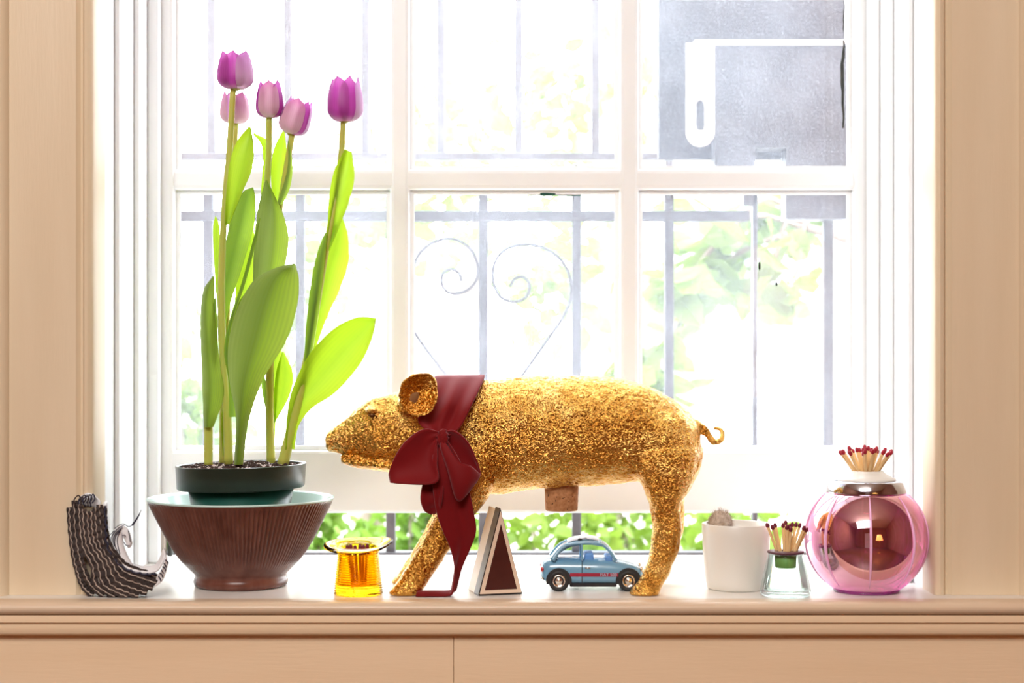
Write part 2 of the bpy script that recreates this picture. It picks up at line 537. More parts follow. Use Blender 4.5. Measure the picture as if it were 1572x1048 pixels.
# ------------------------------------------------------------------ room shell
RX0, RX1, RY0, RZ0, RZ1 = -2.2, 2.4, -4.2, -0.85, 2.0
OX0, OX1, OZ1 = -.4255, .4295, 1.50      # clear opening between jambs
WY0, WY1 = -.012, .34                    # wall thickness
def struct(name, g, m, smooth=False, ang=None):
    o = g.build(name, m, None, smooth, ang=ang)
    o['kind'] = 'structure'
    return o
struct('floor', G().add(*box(RX0, RX1, RY0, WY0, RZ0 - .1, RZ0)), M['wood_floor'])
struct('ceiling', G().add(*box(RX0, RX1, RY0, WY0, RZ1, RZ1 + .1)), M['ceiling_white'])
struct('wall_left', G().add(*box(RX0 - .1, RX0, RY0, WY0, RZ0 - .1, RZ1 + .1)), M['terracotta_wall'])
struct('wall_right', G().add(*box(RX1, RX1 + .1, RY0, WY0, RZ0 - .1, RZ1 + .1)), M['terracotta_wall'])
struct('wall_back', G().add(*box(RX0 - .1, RX1 + .1, RY0 - .1, RY0, RZ0 - .1, RZ1 + .1)), M['terracotta_wall'])
JT = .02
g = G()
g.add(*box(RX0 - .1, OX0 - JT, WY0, WY1, RZ0 - .1, RZ1 + .1))
g.add(*box(OX1 + JT, RX1 + .1, WY0, WY1, RZ0 - .1, RZ1 + .1))
g.add(*box(OX0 - JT, OX1 + JT, WY0, WY1, OZ1 + JT, RZ1 + .1))
g.add(*box(OX0 - JT, OX1 + JT, WY0 + .0005, WY1, RZ0 - .1, -.0136))
struct('wall_front', g, M['terracotta_wall'])

# casings: moulded profile (x outward from opening, y forward) swept up
def casing(name, xin, sgn, z0, z1):
    prof = [(-.0015, .03), (-.0015, -.014), (.0005, -.0175), (.004, -.0195), (.0075, -.0185), (.0095, -.0155), (.0100, -.0130), (.0125, -.0125),
            (.0150, -.0150), (.0165, -.0165), (.019, -.0165),
            (.0840, -.0165), (.0855, -.020), (.089, -.024), (.094, -.026), (.100, -.026), (.104, -.022), (.106, -.012), (.115, -.030), (.125, -.030), (.127, .03)]
    ring = lambda z: [(xin + sgn * a, b, z) for a, b in prof]
    return struct(name, G().add(*loft([ring(z0), ring(z1)])), M['cream_paint'], True, 40)
casing('trim_1', OX0, -1, 0, 1.62)
casing('trim_2', OX1, 1, 0, 1.62)

# stool (sill board) with rounded nose, bed mould and apron: profile in y,z swept along x
def sweep_x(name, prof, x0, x1, m, ang=35):
    return struct(name, G().add(*loft([[(x0, y, z) for y, z in prof], [(x1, y, z) for y, z in prof]])), m, True, ang)
nose = [(-.0570 - .0085 * math.sin(t), -.0068 + .0068 * math.cos(t)) for t in np.linspace(0, PI, 12)]
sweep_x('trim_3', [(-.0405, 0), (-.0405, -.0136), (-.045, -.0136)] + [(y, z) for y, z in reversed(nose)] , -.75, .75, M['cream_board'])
sweep_x('trim_11', [(-.0403, -.0001), (.315, -.0001), (.318, -.0134), (-.0403, -.0134)], -.75, .75, M['sill_daylit'])
bed = [(-.012, -.0137), (-.0600, -.0137), (-.0606, -.0170), (-.0604, -.0205), (-.0590, -.0218), (-.0576, -.0224), (-.0578, -.0260), (-.0574, -.0295), (-.0560, -.0325), (-.0520, -.0345), (-.0480, -.0355), (-.012, -.0355)]
sweep_x('trim_4', bed, -.70, .70, M['cream_sill'])
g = G()
g.add(*bbox(-.70, -.0582, -.0450, -.012, -.30, -.0350, .0006, 1))
g.add(*bbox(-.0578, .70, -.0450, -.012, -.30, -.0350, .0006, 1))
struct('trim_5', g, M['cream_sill'])

# jambs with stops
def jamb(name, x, sgn):
    g = G()
    g.add(*box(min(x, x - sgn * JT), max(x, x - sgn * JT), WY0 + .002, WY1, 0, OZ1))
    o = struct(name, g, M['white_paint'])
    for (y0, y1, t) in ((.075, .105, .0055), (.165, .185, .006), (.2335, .2475, .013)):
        xa, xb = sorted((x, x + sgn * t))
        mesh_obj('stop_bead', *bbox(xa, xb, y0, y1, .0005, OZ1 - .001, .002, 2), M['white_paint'], o, False)
    return o
jamb('trim_6', OX0, 1)
jamb('trim_7', OX1, -1)
struct('trim_8', G().add(*box(OX0 - JT, OX1 + JT, WY0 + .002, WY1, OZ1, OZ1 + JT)), M['white_paint'])
casing_top = struct('trim_9', G().add(*bbox(OX0 - .125, OX1 + .125, -.028, -.0125, OZ1 + .002, OZ1 + .14, .003, 2)), M['cream_paint'])
# outer stone sill, sloping
v, f = box(OX0 - .1, OX1 + .1, .318, .46, -.13, -.055)
v = [(x, y, z - (.03 if (y > .4 and z > -.1) else 0)) for x, y, z in v]
struct('trim_10', G().add(v, f), M['stone'])

# ------------------------------------------------------------------ the window: lower sash raised a little, upper sash behind it
win = bpy.data.objects.new('window_1', None)
win.location = (0, .27, .0)
COL.objects.link(win)
tag(win, 'white painted sash window raised slightly above the sill', None, None, 'structure')
SY0, SY1, GLY = .252, .288, .273
XL, XR = -.4235, .4275
cols = [(-.399, -.144), (-.121, .127), (.150, .403)]
def sash(zb, z1, z2, z3, z4, zt, y0, y1, bars=True):
    """zb..z1 bottom rail, z1..z2 panes, z2..z3 muntin, z3..z4 panes, z4..zt top rail"""
    gy = y0 + (y1 - y0) * .58
    def piece(n, x0, x1, za, zc, ya=y0, yb=y1, b=.004):
        return mesh_obj(n, *bbox(x0, x1, ya, yb, za, zc, b, 2), M['white_paint'], win, True and False)
    piece('bottom_rail', cols[0][0] - .01, cols[2][1] + .01, zb, z1, y0 + .001, y1 - .001)
    piece('top_rail', cols[0][0] - .01, cols[2][1] + .01, z4, zt, y0 + .001, y1 - .001)
    piece('stile', XL, cols[0][0], zb, zt)
    piece('stile', cols[2][1], XR, zb, zt)
    for k in range(2):
        piece('muntin', cols[k][1], cols[k+1][0], z1 - .012, z4 + .012, y0 + .003, y1 - .001, .005)
    for k in range(3):
        piece('muntin', cols[k][0] - .011, cols[k][1] + .011, z2, z3, y0 + .004, y1 - .0015, .005)
        for (a, c) in ((z1, z2), (z3, z4)):
            # putty fillet round each pane
            gg = G()
            x0, x1 = cols[k]
            for bx in ((x0, x0 + .005, a, c), (x1 - .005, x1, a, c), (x0 + .005, x1 - .005, a, a + .005), (x0 + .005, x1 - .005, c - .005, c)):
                gg.add(*box(bx[0], bx[1], gy - .006, gy - .0015, bx[2], bx[3]))
            gg.build('glazing_bead', M['white_paint'], win, False)
            mesh_obj('pane', *box(x0 - .003, x1 + .003, gy - .0012, gy + .0012, a - .003, c + .003), M['glass_pane'], win, False)
sash(.0568, .1305, .4386, .4626, .770, .812, SY0, SY1)
sash(.775, .815, 1.10, 1.122, 1.43, 1.498, SY1 + .006, SY1 + .042)
for xx, y0, y1, m_ in ((-.4235, .292, .306, 'bark'), (-.4165, .300, .312, 'putty_dark')):
    mesh_obj('sash_track', *bbox(xx, xx + .0055, y0, y1, .0005, .0900, .0008, 1), M[m_], win, False)
# dark gaps where the putty has cracked away
def crack(pts, w, m='putty_dark', Y=.2685):
    P3 = [W(x + rng.uniform(-.6, .6), y, Y) for x, y in crom([(x, y, 0) for x, y in pts], 9) for _ in (0,)] if False else \
         [W(p[0] + rng.uniform(-.8, .8), p[1], Y) for p in crom([(x, y, 0) for x, y in pts], 11)]
    n = len(P3)
    rad = [w / FPX * 1.935 * .5 * (.35 + .65 * math.sin(PI * min(max(i / (n - 1), .06), .94))) * rng.uniform(.6, 1.2) for i in range(n)]
    mesh_obj('putty_crack', *tube(P3, rad, 6), M[m], win)
for pts, w, mm in (([(634, 95), (633, 150), (634, 196)], 3, 'putty_dark'), ([(597, 368), (596, 470), (595, 590)], 3.2, 'putty_dark'),
                   ([(277, 302), (276, 400), (274, 500), (274, 560)], 3, 'putty_dark'), ([(274, 575), (273, 625)], 2.5, 'putty_green'),
                   ([(986, 261), (1040, 261), (1095, 264)], 3, 'putty_dark'), ([(795, 297), (845, 298), (893, 300)], 6, 'putty_green'),
                   ([(655, 294), (700, 294), (735, 296)], 3, 'putty_dark'), ([(1296, 62), (1293, 110), (1295, 196)], 5.5, 'putty_dark'),
                   ([(1296, 2), (1295, 55)], 2.5, 'putty_dark'), ([(630, 300), (629, 420), (630, 500)], 2, 'putty_dark'),
                   ([(340, 691), (420, 692), (500, 691)], 2, 'putty_dark'), ([(870, 250), (912, 262)], 2, 'putty_dark')):
    crack(pts, w, mm)
for px, py, rx, ry in ((1166, 408, 1.6, 7), (1192, 436, 1.8, 3)):
    c = W(px, py, .2685)
    s = 1.935 / FPX
    mesh_obj('paint_speck', *ball(c, rx * s, .0006, ry * s, 8, 6), M['putty_dark'], win)

# ------------------------------------------------------------------ outside: grille, lock box, railing
def bar_box(px, w, ya, yb, Y, depth=.014):
    a = W(px - w / 2, ya, Y); b = W(px + w / 2, yb, Y)
    return bbox(a.x, b.x, Y - depth / 2, Y + depth / 2, b.z, a.z, .0015, 1)
GY = 2.3 - CAMD
gr = thing('window_grille', W(742, 850, GY), 'dark iron window grille with a scrolled heart outside the glass', 'grille')
for px, top, w in ((178, 300, 14), (320, 280, 15), (461, 283, 14), (600, 283, 14), (742, 283, 14), (885, 283, 14), (1027, 283, 14)):
    mesh_obj('bar', *bar_box(px, w, top, 850, GY), M['iron'], gr, False)
mesh_obj('rail', *bar_box(642, 1016, 324, 340, GY - .0005, .018), M['iron'], gr, False)
mesh_obj('rail', *bar_box(622, 1050, 846, 853.5, GY - .0005, .03), M['iron'], gr, False)
heartR = [(742, 648), (768, 618), (797, 582), (838, 525), (868, 480), (877, 445), (868, 408), (842, 384), (810, 375), (778, 382), (760, 402), (757, 430), (768, 455), (790, 463), (808, 455), (813, 437), (803, 425), (790, 428), (783, 440)]
heartL = [(742, 648), (715, 615), (690, 582), (655, 537), (632, 500), (628, 460), (634, 410), (655, 378), (690, 366), (718, 378), (732, 402), (732, 428), (716, 446), (692, 450), (679, 438), (680, 420), (693, 413), (705, 420), (708, 432)]
for pts in (heartR, heartL):
    P3 = [W(p[0], p[1], GY - .010) for p in crom([(x, y, 0) for x, y in pts], 90)]
    mesh_obj('heart_scroll', *tube(P3, .0024, 8), M['iron'], gr)

gt = thing('iron_gate', W(1215, 850, GY), 'dark iron gate carrying a big flat metal lock box', 'gate')
mesh_obj('bar', *bar_box(1158, 7, 296, 850, GY + .01, .02), M['iron'], gt, False)
mesh_obj('bar', *bar_box(1271, 15, 300, 850, GY + .01), M['iron'], gt, False)
mesh_obj('bar', *bar_box(1400, 15, -200, 850, GY + .01), M['iron'], gt, False)
mesh_obj('rail', *bar_box(1280, 250, 846, 853.5, GY + .012, .03), M['iron'], gt, False)
mesh_obj('corner_plate', *bar_box(1152, 22, 294, 316, GY + .003, .006), M['iron'], gt, False)
mesh_obj('back_plate', *bar_box(1153, 286, -60, 246, GY + .02, .012), M['box_metal'], gt, False)
# lock box door: a plate with a notch in its lower edge
g = G()
for x0, x1, y0, y1 in ((1096, 1158, 68, 258), (1158, 1205, 68, 229), (1205, 1298, 68, 337)):
    a, b = W(x0, y0, GY - .02), W(x1, y1, GY - .02)
    g.add(*box(a.x, b.x, GY - .03, GY + .013, b.z, a.z))
g.build('lock_box', M['box_metal'], gt, False)
mesh_obj('box_lip', *bar_box(1180, 232, 63, 70, GY - .03, .02), M['galv'], gt, False)
# hasp strap with a slot
a = W(1052, 66, GY - .035); s = 2.27 / FPX
hx, hz = W(1075, 200, GY - .035).x, W(1075, 203, GY - .035).z
hw = 22 * s
outer = [(hx - hw, a.z), (hx + hw, a.z)] + [(hx + hw * math.cos(t), hz + hw * math.sin(t)) for t in np.linspace(0, -PI, 13)]
sw = 6.5 * s; z1 = W(0, 160, GY - .035).z; z0 = W(0, 194, GY - .035).z
inner = [(hx + sw * math.cos(t), z1 + sw * math.sin(t)) for t in np.linspace(0, PI, 8)] + [(hx + sw * math.cos(t), z0 + sw * math.sin(t)) for t in np.linspace(PI, 2 * PI, 8)]
bm = bmesh.new()
for loop in (outer, inner):
    vv = [bm.verts.new((x, GY - .038, z)) for x, z in loop]
    for i in range(len(vv)): bm.edges.new((vv[i], vv[(i + 1) % len(vv)]))
bmesh.ops.triangle_fill(bm, use_beauty=True, edges=list(bm.edges))
r = bmesh.ops.extrude_face_region(bm, geom=list(bm.faces))
for e in r['geom']:
    if isinstance(e, bmesh.types.BMVert): e.co.y += .006
bm.verts.index_update()
mesh_obj('hasp', [p.co.copy() for p in bm.verts], [tuple(q.index for q in fc.verts) for fc in bm.faces], M['galv'], gt, False)
bm.free()

RYY = 2.75 - CAMD
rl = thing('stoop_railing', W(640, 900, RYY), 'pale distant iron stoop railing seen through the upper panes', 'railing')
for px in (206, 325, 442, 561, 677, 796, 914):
    mesh_obj('bar', *bar_box(px, 12.5, -300, 243, RYY), M['iron_hazed'], rl, False)
mesh_obj('rail', *bar_box(618, 820, 235, 246, RYY - .002, .02), M['iron_hazed'], rl, False)
mesh_obj('rail', *bar_box(618, 820, -310, -290, RYY - .002, .03), M['iron_hazed'], rl, False)
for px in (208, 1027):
    mesh_obj('post', *bar_box(px, 12, -330, 1450, RYY, .02), M['iron_hazed'], rl, False)

# garden ground, far house
struct('ground', G().add(*box(-30, 30, .46, 60, -.95, -.75)), M['paving'])
def house(x0, x1, Y, h, label, nwin, cx0):
    t = thing('townhouse', ((x0 + x1) / 2, Y, -.75), label, 'house')
    mesh_obj('wall', *box(x0, x1, Y, Y + 5, -.75, h), M['house_paint'], t, False)
    for k in range(nwin):
        cx = cx0 + k * 1.5
        for z in (.15, 2.6, 5.0):
            fr = mesh_obj('window_frame', *box(cx - .45, cx + .45, Y - .06, Y + .02, z, z + 1.5), M['white_paint'], t, False)
            for q in (-.2, .2):
                mesh_obj('window_glass', *box(cx + q - .16, cx + q + .16, Y - .08, Y - .05, z + .1, z + 1.4), M['house_glass'], fr, False)
    for k in range(nwin + 1):
        cx = cx0 - .75 + k * 1.5
        mesh_obj('pilaster', *box(cx - .16, cx + .16, Y - .12, Y + .02, -.75, h), M['house_paint'], t, False)
    mesh_obj('cornice', *box(x0 - .1, x1 + .1, Y - .3, Y + .02, h, h + .35), M['house_paint'], t, False)
    return t
house(.9, 5.5, 12, 6.2, 'white townhouse with tall windows behind the gate, on the right', 3, 1.85)

# foliage: leaf blades built in one mesh per plant
def leaf_cloud(pts, size, rnd, flat=.35):
    v, f, uv = [], [], []
    for p in pts:
        s = size * rnd.uniform(.6, 1.3)
        d = Vector((rnd.uniform(-1, 1), rnd.uniform(-1, 1), rnd.uniform(-.9, .5))).normalized()
        side = d.cross(Vector((rnd.uniform(-1, 1), rnd.uniform(-1, 1), rnd.uniform(-1, 1)))).normalized()
        up = side.cross(d)
        n = len(v)
        for (a, b, c) in ((0, 0, 0), (.35, .30, .05), (.75, .22, .03), (1, 0, -.08), (.75, -.22, .03), (.35, -.30, .05), (.5, 0, 0)):
            v.append(Vector(p) + d * (a * s) + side * (b * s) + up * (c * s))
            uv.append((.5 + b, a))
        f += [(n, n+1, n+6), (n+1, n+2, n+6), (n+2, n+3, n+6), (n+3, n+4, n+6), (n+4, n+5, n+6), (n+5, n, n+6)]
    return v, f, uv
def blob_pts(c, r, n, rnd, shell=.45):
    out = []
    for _ in range(n):
        d = Vector((rnd.gauss(0, 1), rnd.gauss(0, 1), rnd.gauss(0, 1))).normalized()
        k = shell + (1 - shell) * rnd.random()
        out.append((c[0] + d.x * r[0] * k, c[1] + d.y * r[1] * k, c[2] + d.z * r[2] * k))
    return out
def shrub(px, Y, r, label, n=1300, size=.05, m='leaf_out', seed=0, ztop=-.05):
    rnd = random.Random(seed)
    X = (px - 786) / FPX * (Y + CAMD)
    t = thing('garden_shrub', (X, Y, -.75), label, 'shrub', 'shrubs beyond the grille')
    cz = ztop - r[2]
    v, f, uv = leaf_cloud(blob_pts((X, Y, cz), r, n, rnd), size, rnd)
    o = mesh_obj('foliage', v, f, M[m], t, False, uv); o['kind'] = 'stuff'
    g = G()
    for k in range(4):
        g.add(*tube([(X, Y, -.76), (X + rnd.uniform(-.1, .1), Y, cz - .1), (X + rnd.uniform(-.3, .3) * r[0], Y + rnd.uniform(-.1, .1), cz + r[2] * .5)], [.012, .009, .004], 6))
    g.build('stems', M['bark'], t)
    return t
shrub(480, 2.55, (.22, .15, .42), 'leafy green garden shrub behind the yellow glass hat', 800, .06, 'leaf_out', 1, .0)
shrub(668, 3.1, (.26, .15, .42), 'leafy green garden shrub between the two dark bars by the red ribbon', 800, .06, 'leaf_out', 2, .0)
shrub(840, 2.55, (.24, .15, .40), 'bright green garden shrub seen below the pig, above the toy car', 850, .055, 'leaf_out2', 3, -.01)
shrub(985, 3.1, (.26, .15, .40), 'bright green garden shrub seen beside the pig hind leg', 800, .055, 'leaf_out2', 4, -.02)
shrub(1130, 2.55, (.20, .15, .40), 'pale green garden shrub behind the white pot', 700, .055, 'leaf_out2', 5, -.05)
shrub(250, 2.75, (.25, .15, .60), 'tall loose garden shrub behind the tulip pot', 900, .07, 'leaf_out2', 6, .45)

def tree(base, path, rad, crown, label, n, size, m, seed):
    rnd = random.Random(seed)
    t = thing('garden_tree', base, label, 'tree')
    mesh_obj('trunk', *tube(crom(path, 24), rad, 12), M['bark'], t)
    top = path[-1]
    pts = []
    for k, (c, r) in enumerate(crown):
        mesh_obj('branch', *tube(crom([top, ((top[0] + c[0]) / 2, (top[1] + c[1]) / 2, (top[2] + c[2]) / 2 + .08), c], 10), [rad[-1] * .7, .006], 7), M['bark'], t)
        pts += blob_pts(c, r, n, rnd, .2)
    v, f, uv = leaf_cloud(pts, size, rnd)
    o = mesh_obj('crown', v, f, M[m], t, False, uv); o['kind'] = 'stuff'
    return t
d5 = 5.0 - CAMD
tree(W(560, 900, d5) * 1 + Vector((0, 0, -.04)), [W(558, 1050, d5), W(567, 800, d5), W(640, 650, d5), W(702, 540, d5), W(722, 440, d5), W(735, 380, d5)], [.05, .045, .05, .05, .045, .03],
     [(W(860, 420, d5 - .3), (.28, .3, .25)), (W(560, 330, d5 + .3), (.35, .3, .3)), (W(700, 250, d5), (.35, .3, .3)), (W(880, 160, d5), (.35, .3, .3)), (W(440, 480, d5 + .25), (.22, .2, .3))],
     'leaning grey-barked tree behind the heart scroll', 110, .085, 'leaf_out2', 21)
d35 = 3.6 - CAMD
tree(Vector((W(1600, 900, d35).x, d35, -.75)), [(W(1600, 900, d35).x, d35, -.76), W(1590, 700, d35), W(1500, 480, d35), W(1330, 380, d35), W(1240, 350, d35)], [.03, .028, .022, .014, .009],
     [(W(1110, 370, d35), (.16, .12, .10)), (W(1180, 430, d35), (.14, .12, .09)), (W(1050, 430, d35), (.10, .12, .10)), (W(1210, 330, d35 + .1), (.16, .12, .06)), (W(1000, 560, d35), (.07, .10, .10))],
     'thin tree with broad pale leaves reaching in from the right', 34, .105, 'leaf_out2', 22)

# ------------------------------------------------------------------ room behind the camera (mirrored in the pink globe)
o = struct('door_1', G().add(*bbox(-.75, .05, RY0 - .02, RY0 + .03, RZ0, 1.2, .004, 1)), M['white_paint'])
lm = thing('floor_lamp', (.85, -2.35, RZ0), 'brass floor lamp with a glowing orange shade, mirrored in the pink globe', 'lamp')
mesh_obj('base', *lathe([(.14, 0), (.14, .015), (.05, .03), (.012, .05)], 32, (.85, -2.35, RZ0)), M['brass'], lm)
mesh_obj('pole', *tube([(.85, -2.35, RZ0 + .03), (.85, -2.35, RZ0 + 1.25)], .011, 12), M['brass'], lm)
mesh_obj('shade', *lathe([(.28, .98), (.17, 1.40), (.167, 1.40), (.277, .98)], 40, (.85, -2.35, RZ0), closed=True), M['lamp_shade'], lm)
pl = bpy.data.lights.new('floor_lamp_bulb', 'POINT'); pl.energy = 14; pl.color = (1, .62, .3); pl.shadow_soft_size = .04
po = bpy.data.objects.new('floor_lamp_bulb', pl); COL.objects.link(po); po.parent = lm; po.location = (0, 0, 1.24)

#PART2
# ------------------------------------------------------------------ gilded pig
PY = .025
pig = thing('gilded_pig', (W(800, 900, PY).x, PY, 0), 'life-size piglet statue covered in crinkled gold leaf, striding left', 'statue')
def se(t, e=.9):
    c, s = math.cos(t), math.sin(t)
    return math.copysign(abs(c) ** e, c), math.copysign(abs(s) ** e, s)
def ring_x(px, top, bot, hw, Y=PY, n=36, dx_top=0):
    a, b = W(px, top, Y), W(px, bot, Y)
    cz, hz = (a.z + b.z) / 2, (a.z - b.z) / 2
    out = []
    for k in range(n):
        c, s = se(2 * PI * k / n)
        out.append((a.x + dx_top * s, Y + hw * c * (1 - .10 * max(0, s)), cz + hz * s))
    return out
def ring_z(py, xl, xr, hw, Y, n=28):
    a, b = W(xl, py, Y), W(xr, py, Y)
    cx, hx = (a.x + b.x) / 2, (b.x - a.x) / 2
    return [(cx + hx * se(2 * PI * k / n)[0], Y + hw * se(2 * PI * k / n)[1], a.z) for k in range(n)]
def smooth_st(st, n):
    return [tuple(q) for q in crom(st, n)]
body = [(501, 664, 690, .0125), (507, 660, 693, .0150), (516, 652, 694, .0155), (530, 641, 696, .0175), (548, 625, 701, .0215), (568, 612, 708, .028), (595, 605, 715, .034),
        (620, 600, 721, .038), (650, 596, 729, .041), (680, 592, 737, .044), (710, 588, 746, .047), (740, 584, 756, .050), (770, 580, 757, .0515), (805, 577, 752, .053), (850, 576, 748, .055),
        (900, 577, 746, .056), (940, 580, 743, .055), (970, 585, 739, .053), (1000, 595, 738, .050), (1030, 611, 738, .044), (1050, 625, 732, .037), (1064, 640, 720, .028), (1074, 655, 700, .015)]
jaw = [(524, 700, 709, .008), (530, 697, 713, .0105), (545, 697, 717, .014), (570, 698, 720, .020), (600, 700, 724, .027), (640, 705, 728, .032)]
hind = [(672, 985, 1052, .020, .004), (690, 966, 1070, .031, .001), (720, 972, 1069, .029, -.004), (750, 987, 1058, .0235, -.009), (775, 997, 1046, .018, -.012), (800, 1001, 1047, .0158, -.014),
        (830, 1000, 1045, .0148, -.015), (855, 996, 1037, .0138, -.015), (880, 986, 1027, .0130, -.015), (898, 973, 1016, .0128, -.015), (907, 966, 1013, .0132, -.015), (911, 967, 1012, .0125, -.015)]
fore = [(690, 690, 772, .034, .006), (720, 692, 766, .028, .0), (750, 690, 757, .0225, -.007), (775, 677, 742, .0185, -.011), (800, 662, 720, .0160, -.013), (825, 649, 702, .0146, -.014),
        (850, 636, 686, .0138, -.0145), (875, 621, 669, .0132, -.015), (895, 606, 655, .0130, -.015), (906, 597, 648, .0132, -.015), (911, 598, 646, .0125, -.015)]
def leg_parts(st, far):
    out = []
    for q in crom(st, 40):
        py, xl, xr, hw, Y = q
        r = ring_z(py, xl, xr, hw, Y)
        if far:  # the hidden pair, mirrored to the other flank
            r = [(x + far, 2 * PY - y, z) for x, y, z in r]
        out.append(r)
    zmin = min(p[2] for p in out[-1])
    # settle the hoof on the sill
    for r in out:
        for k, p in enumerate(r):
            r[k] = (p[0], p[1], p[2] - zmin * max(0, 1 - p[2] / .05) if p[2] < .05 else p[2])
    return out
g = G()
g.add(*loft([ring_x(*q) for q in crom(body, 90)]))
g.add(*loft([ring_x(*q) for q in crom(jaw, 24)]))
g.add(*loft(leg_parts(hind, 0)))
g.add(*loft(leg_parts(fore, 0)))
g.add(*loft(leg_parts(hind, .011)))
g.add(*loft(leg_parts(fore, -.003)))
# shoulder and ham masses, brow, cheek, hoof toes
def wb(px, py, Y, rx, ry, rz):
    g.add(*ball(W(px, py, Y), rx / FPX * (Y + CAMD), ry, rz / FPX * (Y + CAMD), 20, 14))
wb(735, 690, .0, 45, .026, 62); wb(1010, 682, .006, 58, .034, 62)
wb(735, 690, .05, 45, .026, 62); wb(1010, 682, .044, 58, .034, 62)
wb(572, 630, .006, 13, .012, 8); wb(600, 670, .004, 38, .016, 32); wb(572, 630, .044, 13, .012, 8); wb(600, 670, .046, 38, .016, 32)
wb(506, 677, PY, 6, .0165, 17)
# teats and hair ridge on the belly
# ears: cupped discs with a pointed tip
def ear(cx, cy, Y, flip):
    pts, n = [], 40
    V, F = [], []
    rr = 8
    for layer in (0, 1):
        for i in range(rr + 1):
            s = i / rr
            for k in range(n):
                a = 2 * PI * k / n
                rx = 31 + 6 * max(0, math.cos(a - math.radians(52))) ** 6
                ry = 33 + 7 * max(0, math.cos(a - math.radians(52))) ** 6
                p = W(cx + rx * s * math.cos(a) * .97, cy - ry * s * math.sin(a), Y)
                depth = .013 * (1 - s * s) + .004 * s * math.sin(2 * a)
                y = p.y + flip * (depth - (.0042 if layer else 0))
                V.append((p.x, y, p.z))
    m = (rr + 1) * n
    for L_ in (0, 1):
        for i in range(rr):
            for k in range(n):
                k2 = (k + 1) % n
                F.append((L_*m + i*n + k, L_*m + i*n + k2, L_*m + (i+1)*n + k2, L_*m + (i+1)*n + k))
    for k in range(n):
        k2 = (k + 1) % n
        F.append((rr*n + k, rr*n + k2, m + rr*n + k2, m + rr*n + k))
    g.add(V, F)
ear(642, 607, -.040, 1)
wb(625, 620, -.012, 15, .016, 14)
ear(652, 618, .082, -1)
wb(640, 628, .056, 16, .018, 15)
# tail: a short stub ending in a ring
tailp = [W(1066, 654, PY), W(1078, 658, PY - .002), W(1087, 668, PY - .004), W(1096, 679, PY - .006), W(1106, 676, PY - .006), W(1110, 666, PY - .003), W(1105, 658, PY), W(1096, 657, PY + .003)]
g.add(*tube(crom(tailp, 40), [.0075, .005, .0036, .003, .0026, .0022, .0019, .0016], 12))
tmp = g.build('pig_raw', M['gold'])
md = tmp.modifiers.new('r', 'REMESH'); md.mode = 'VOXEL'; md.voxel_size = .00155
sm = tmp.modifiers.new('s', 'SMOOTH'); sm.factor = .5; sm.iterations = 5
dg = bpy.context.evaluated_depsgraph_get()
me = bpy.data.meshes.new_from_object(tmp.evaluated_get(dg))
bpy.data.objects.remove(tmp)
nv = len(me.vertices)
co = np.empty(nv * 3); me.vertices.foreach_get('co', co); co = co.reshape(-1, 3)
no = np.empty(nv * 3); me.vertices.foreach_get('normal', no); no = no.reshape(-1, 3)
amp = np.empty(nv)
for i in range(nv):
    p = Vector(co[i])
    amp[i] = .0012 * noise.noise(p * 55) + .0008 * noise.noise(Vector((p.x * 190, p.y * 190, p.z * 110))) + .0004 * noise.noise(Vector((p.x * 420, p.y * 420, p.z * 300)))
co += no * (amp * np.clip(co[:, 2] / .02, .15, 1))[:, None]
co[:, 2] = np.maximum(co[:, 2], .0003)
off = np.array(pig.location)
me.vertices.foreach_set('co', (co - off).ravel())
for p in me.polygons: p.use_smooth = True
me.name = 'body'
me.materials.clear(); me.materials.append(M['gold'])
po = bpy.data.objects.new('body', me); COL.objects.link(po); po.parent = pig
# eye and nostrils
M['ear_brown'] = mat('ear_brown', (.20, .085, .03), .6, metal=.3, var=(.30, .14, .05), scale=120)
M['eye_dark'] = mat('eye_dark', (.10, .04, .012), .25, metal=.6, var=(.16, .07, .02), scale=90)
mesh_obj('eye', *ball(W(571, 637, -.0035), .0034, .0022, .0022, 14, 10), M['eye_dark'], pig)
for yy in (.018, .032):
    mesh_obj('nostril', *ball(W(500.5, 675, yy), .0012, .0022, .003, 10, 8), M['eye_dark'], pig)
mesh_obj('ear_canal', *ball(W(631, 607, -.0305), .0085, .0024, .0095, 20, 12), M['ear_brown'], pig, label='dark hollow of the near ear')
# cork stopper in the belly
cc = W(862, 783, PY)
cz1 = W(862, 744, PY).z
ck = mesh_obj('cork', *lathe([(.0001, cc.z), (.0160, cc.z), (.0168, cc.z + .001), (.0178, cz1), (.0001, cz1)], 40, (cc.x, PY, 0)), M['cork'], pig, label='brown cork stopper under the belly')
sharp(ck, 40)
for k in range(26):
    a = rng.uniform(-PI, 0); z = rng.uniform(cc.z + .002, cz1 - .008)
    r_ = .0162 + .0016 * (z - cc.z) / (cz1 - cc.z)
    q = rng.uniform(.0003, .0008)
    mesh_obj('cork_pore', *ball((cc.x + r_ * math.cos(a), PY + r_ * math.sin(a), z), q, q, q * rng.uniform(.8, 1.6), 6, 5), M['cork_pore'], ck)

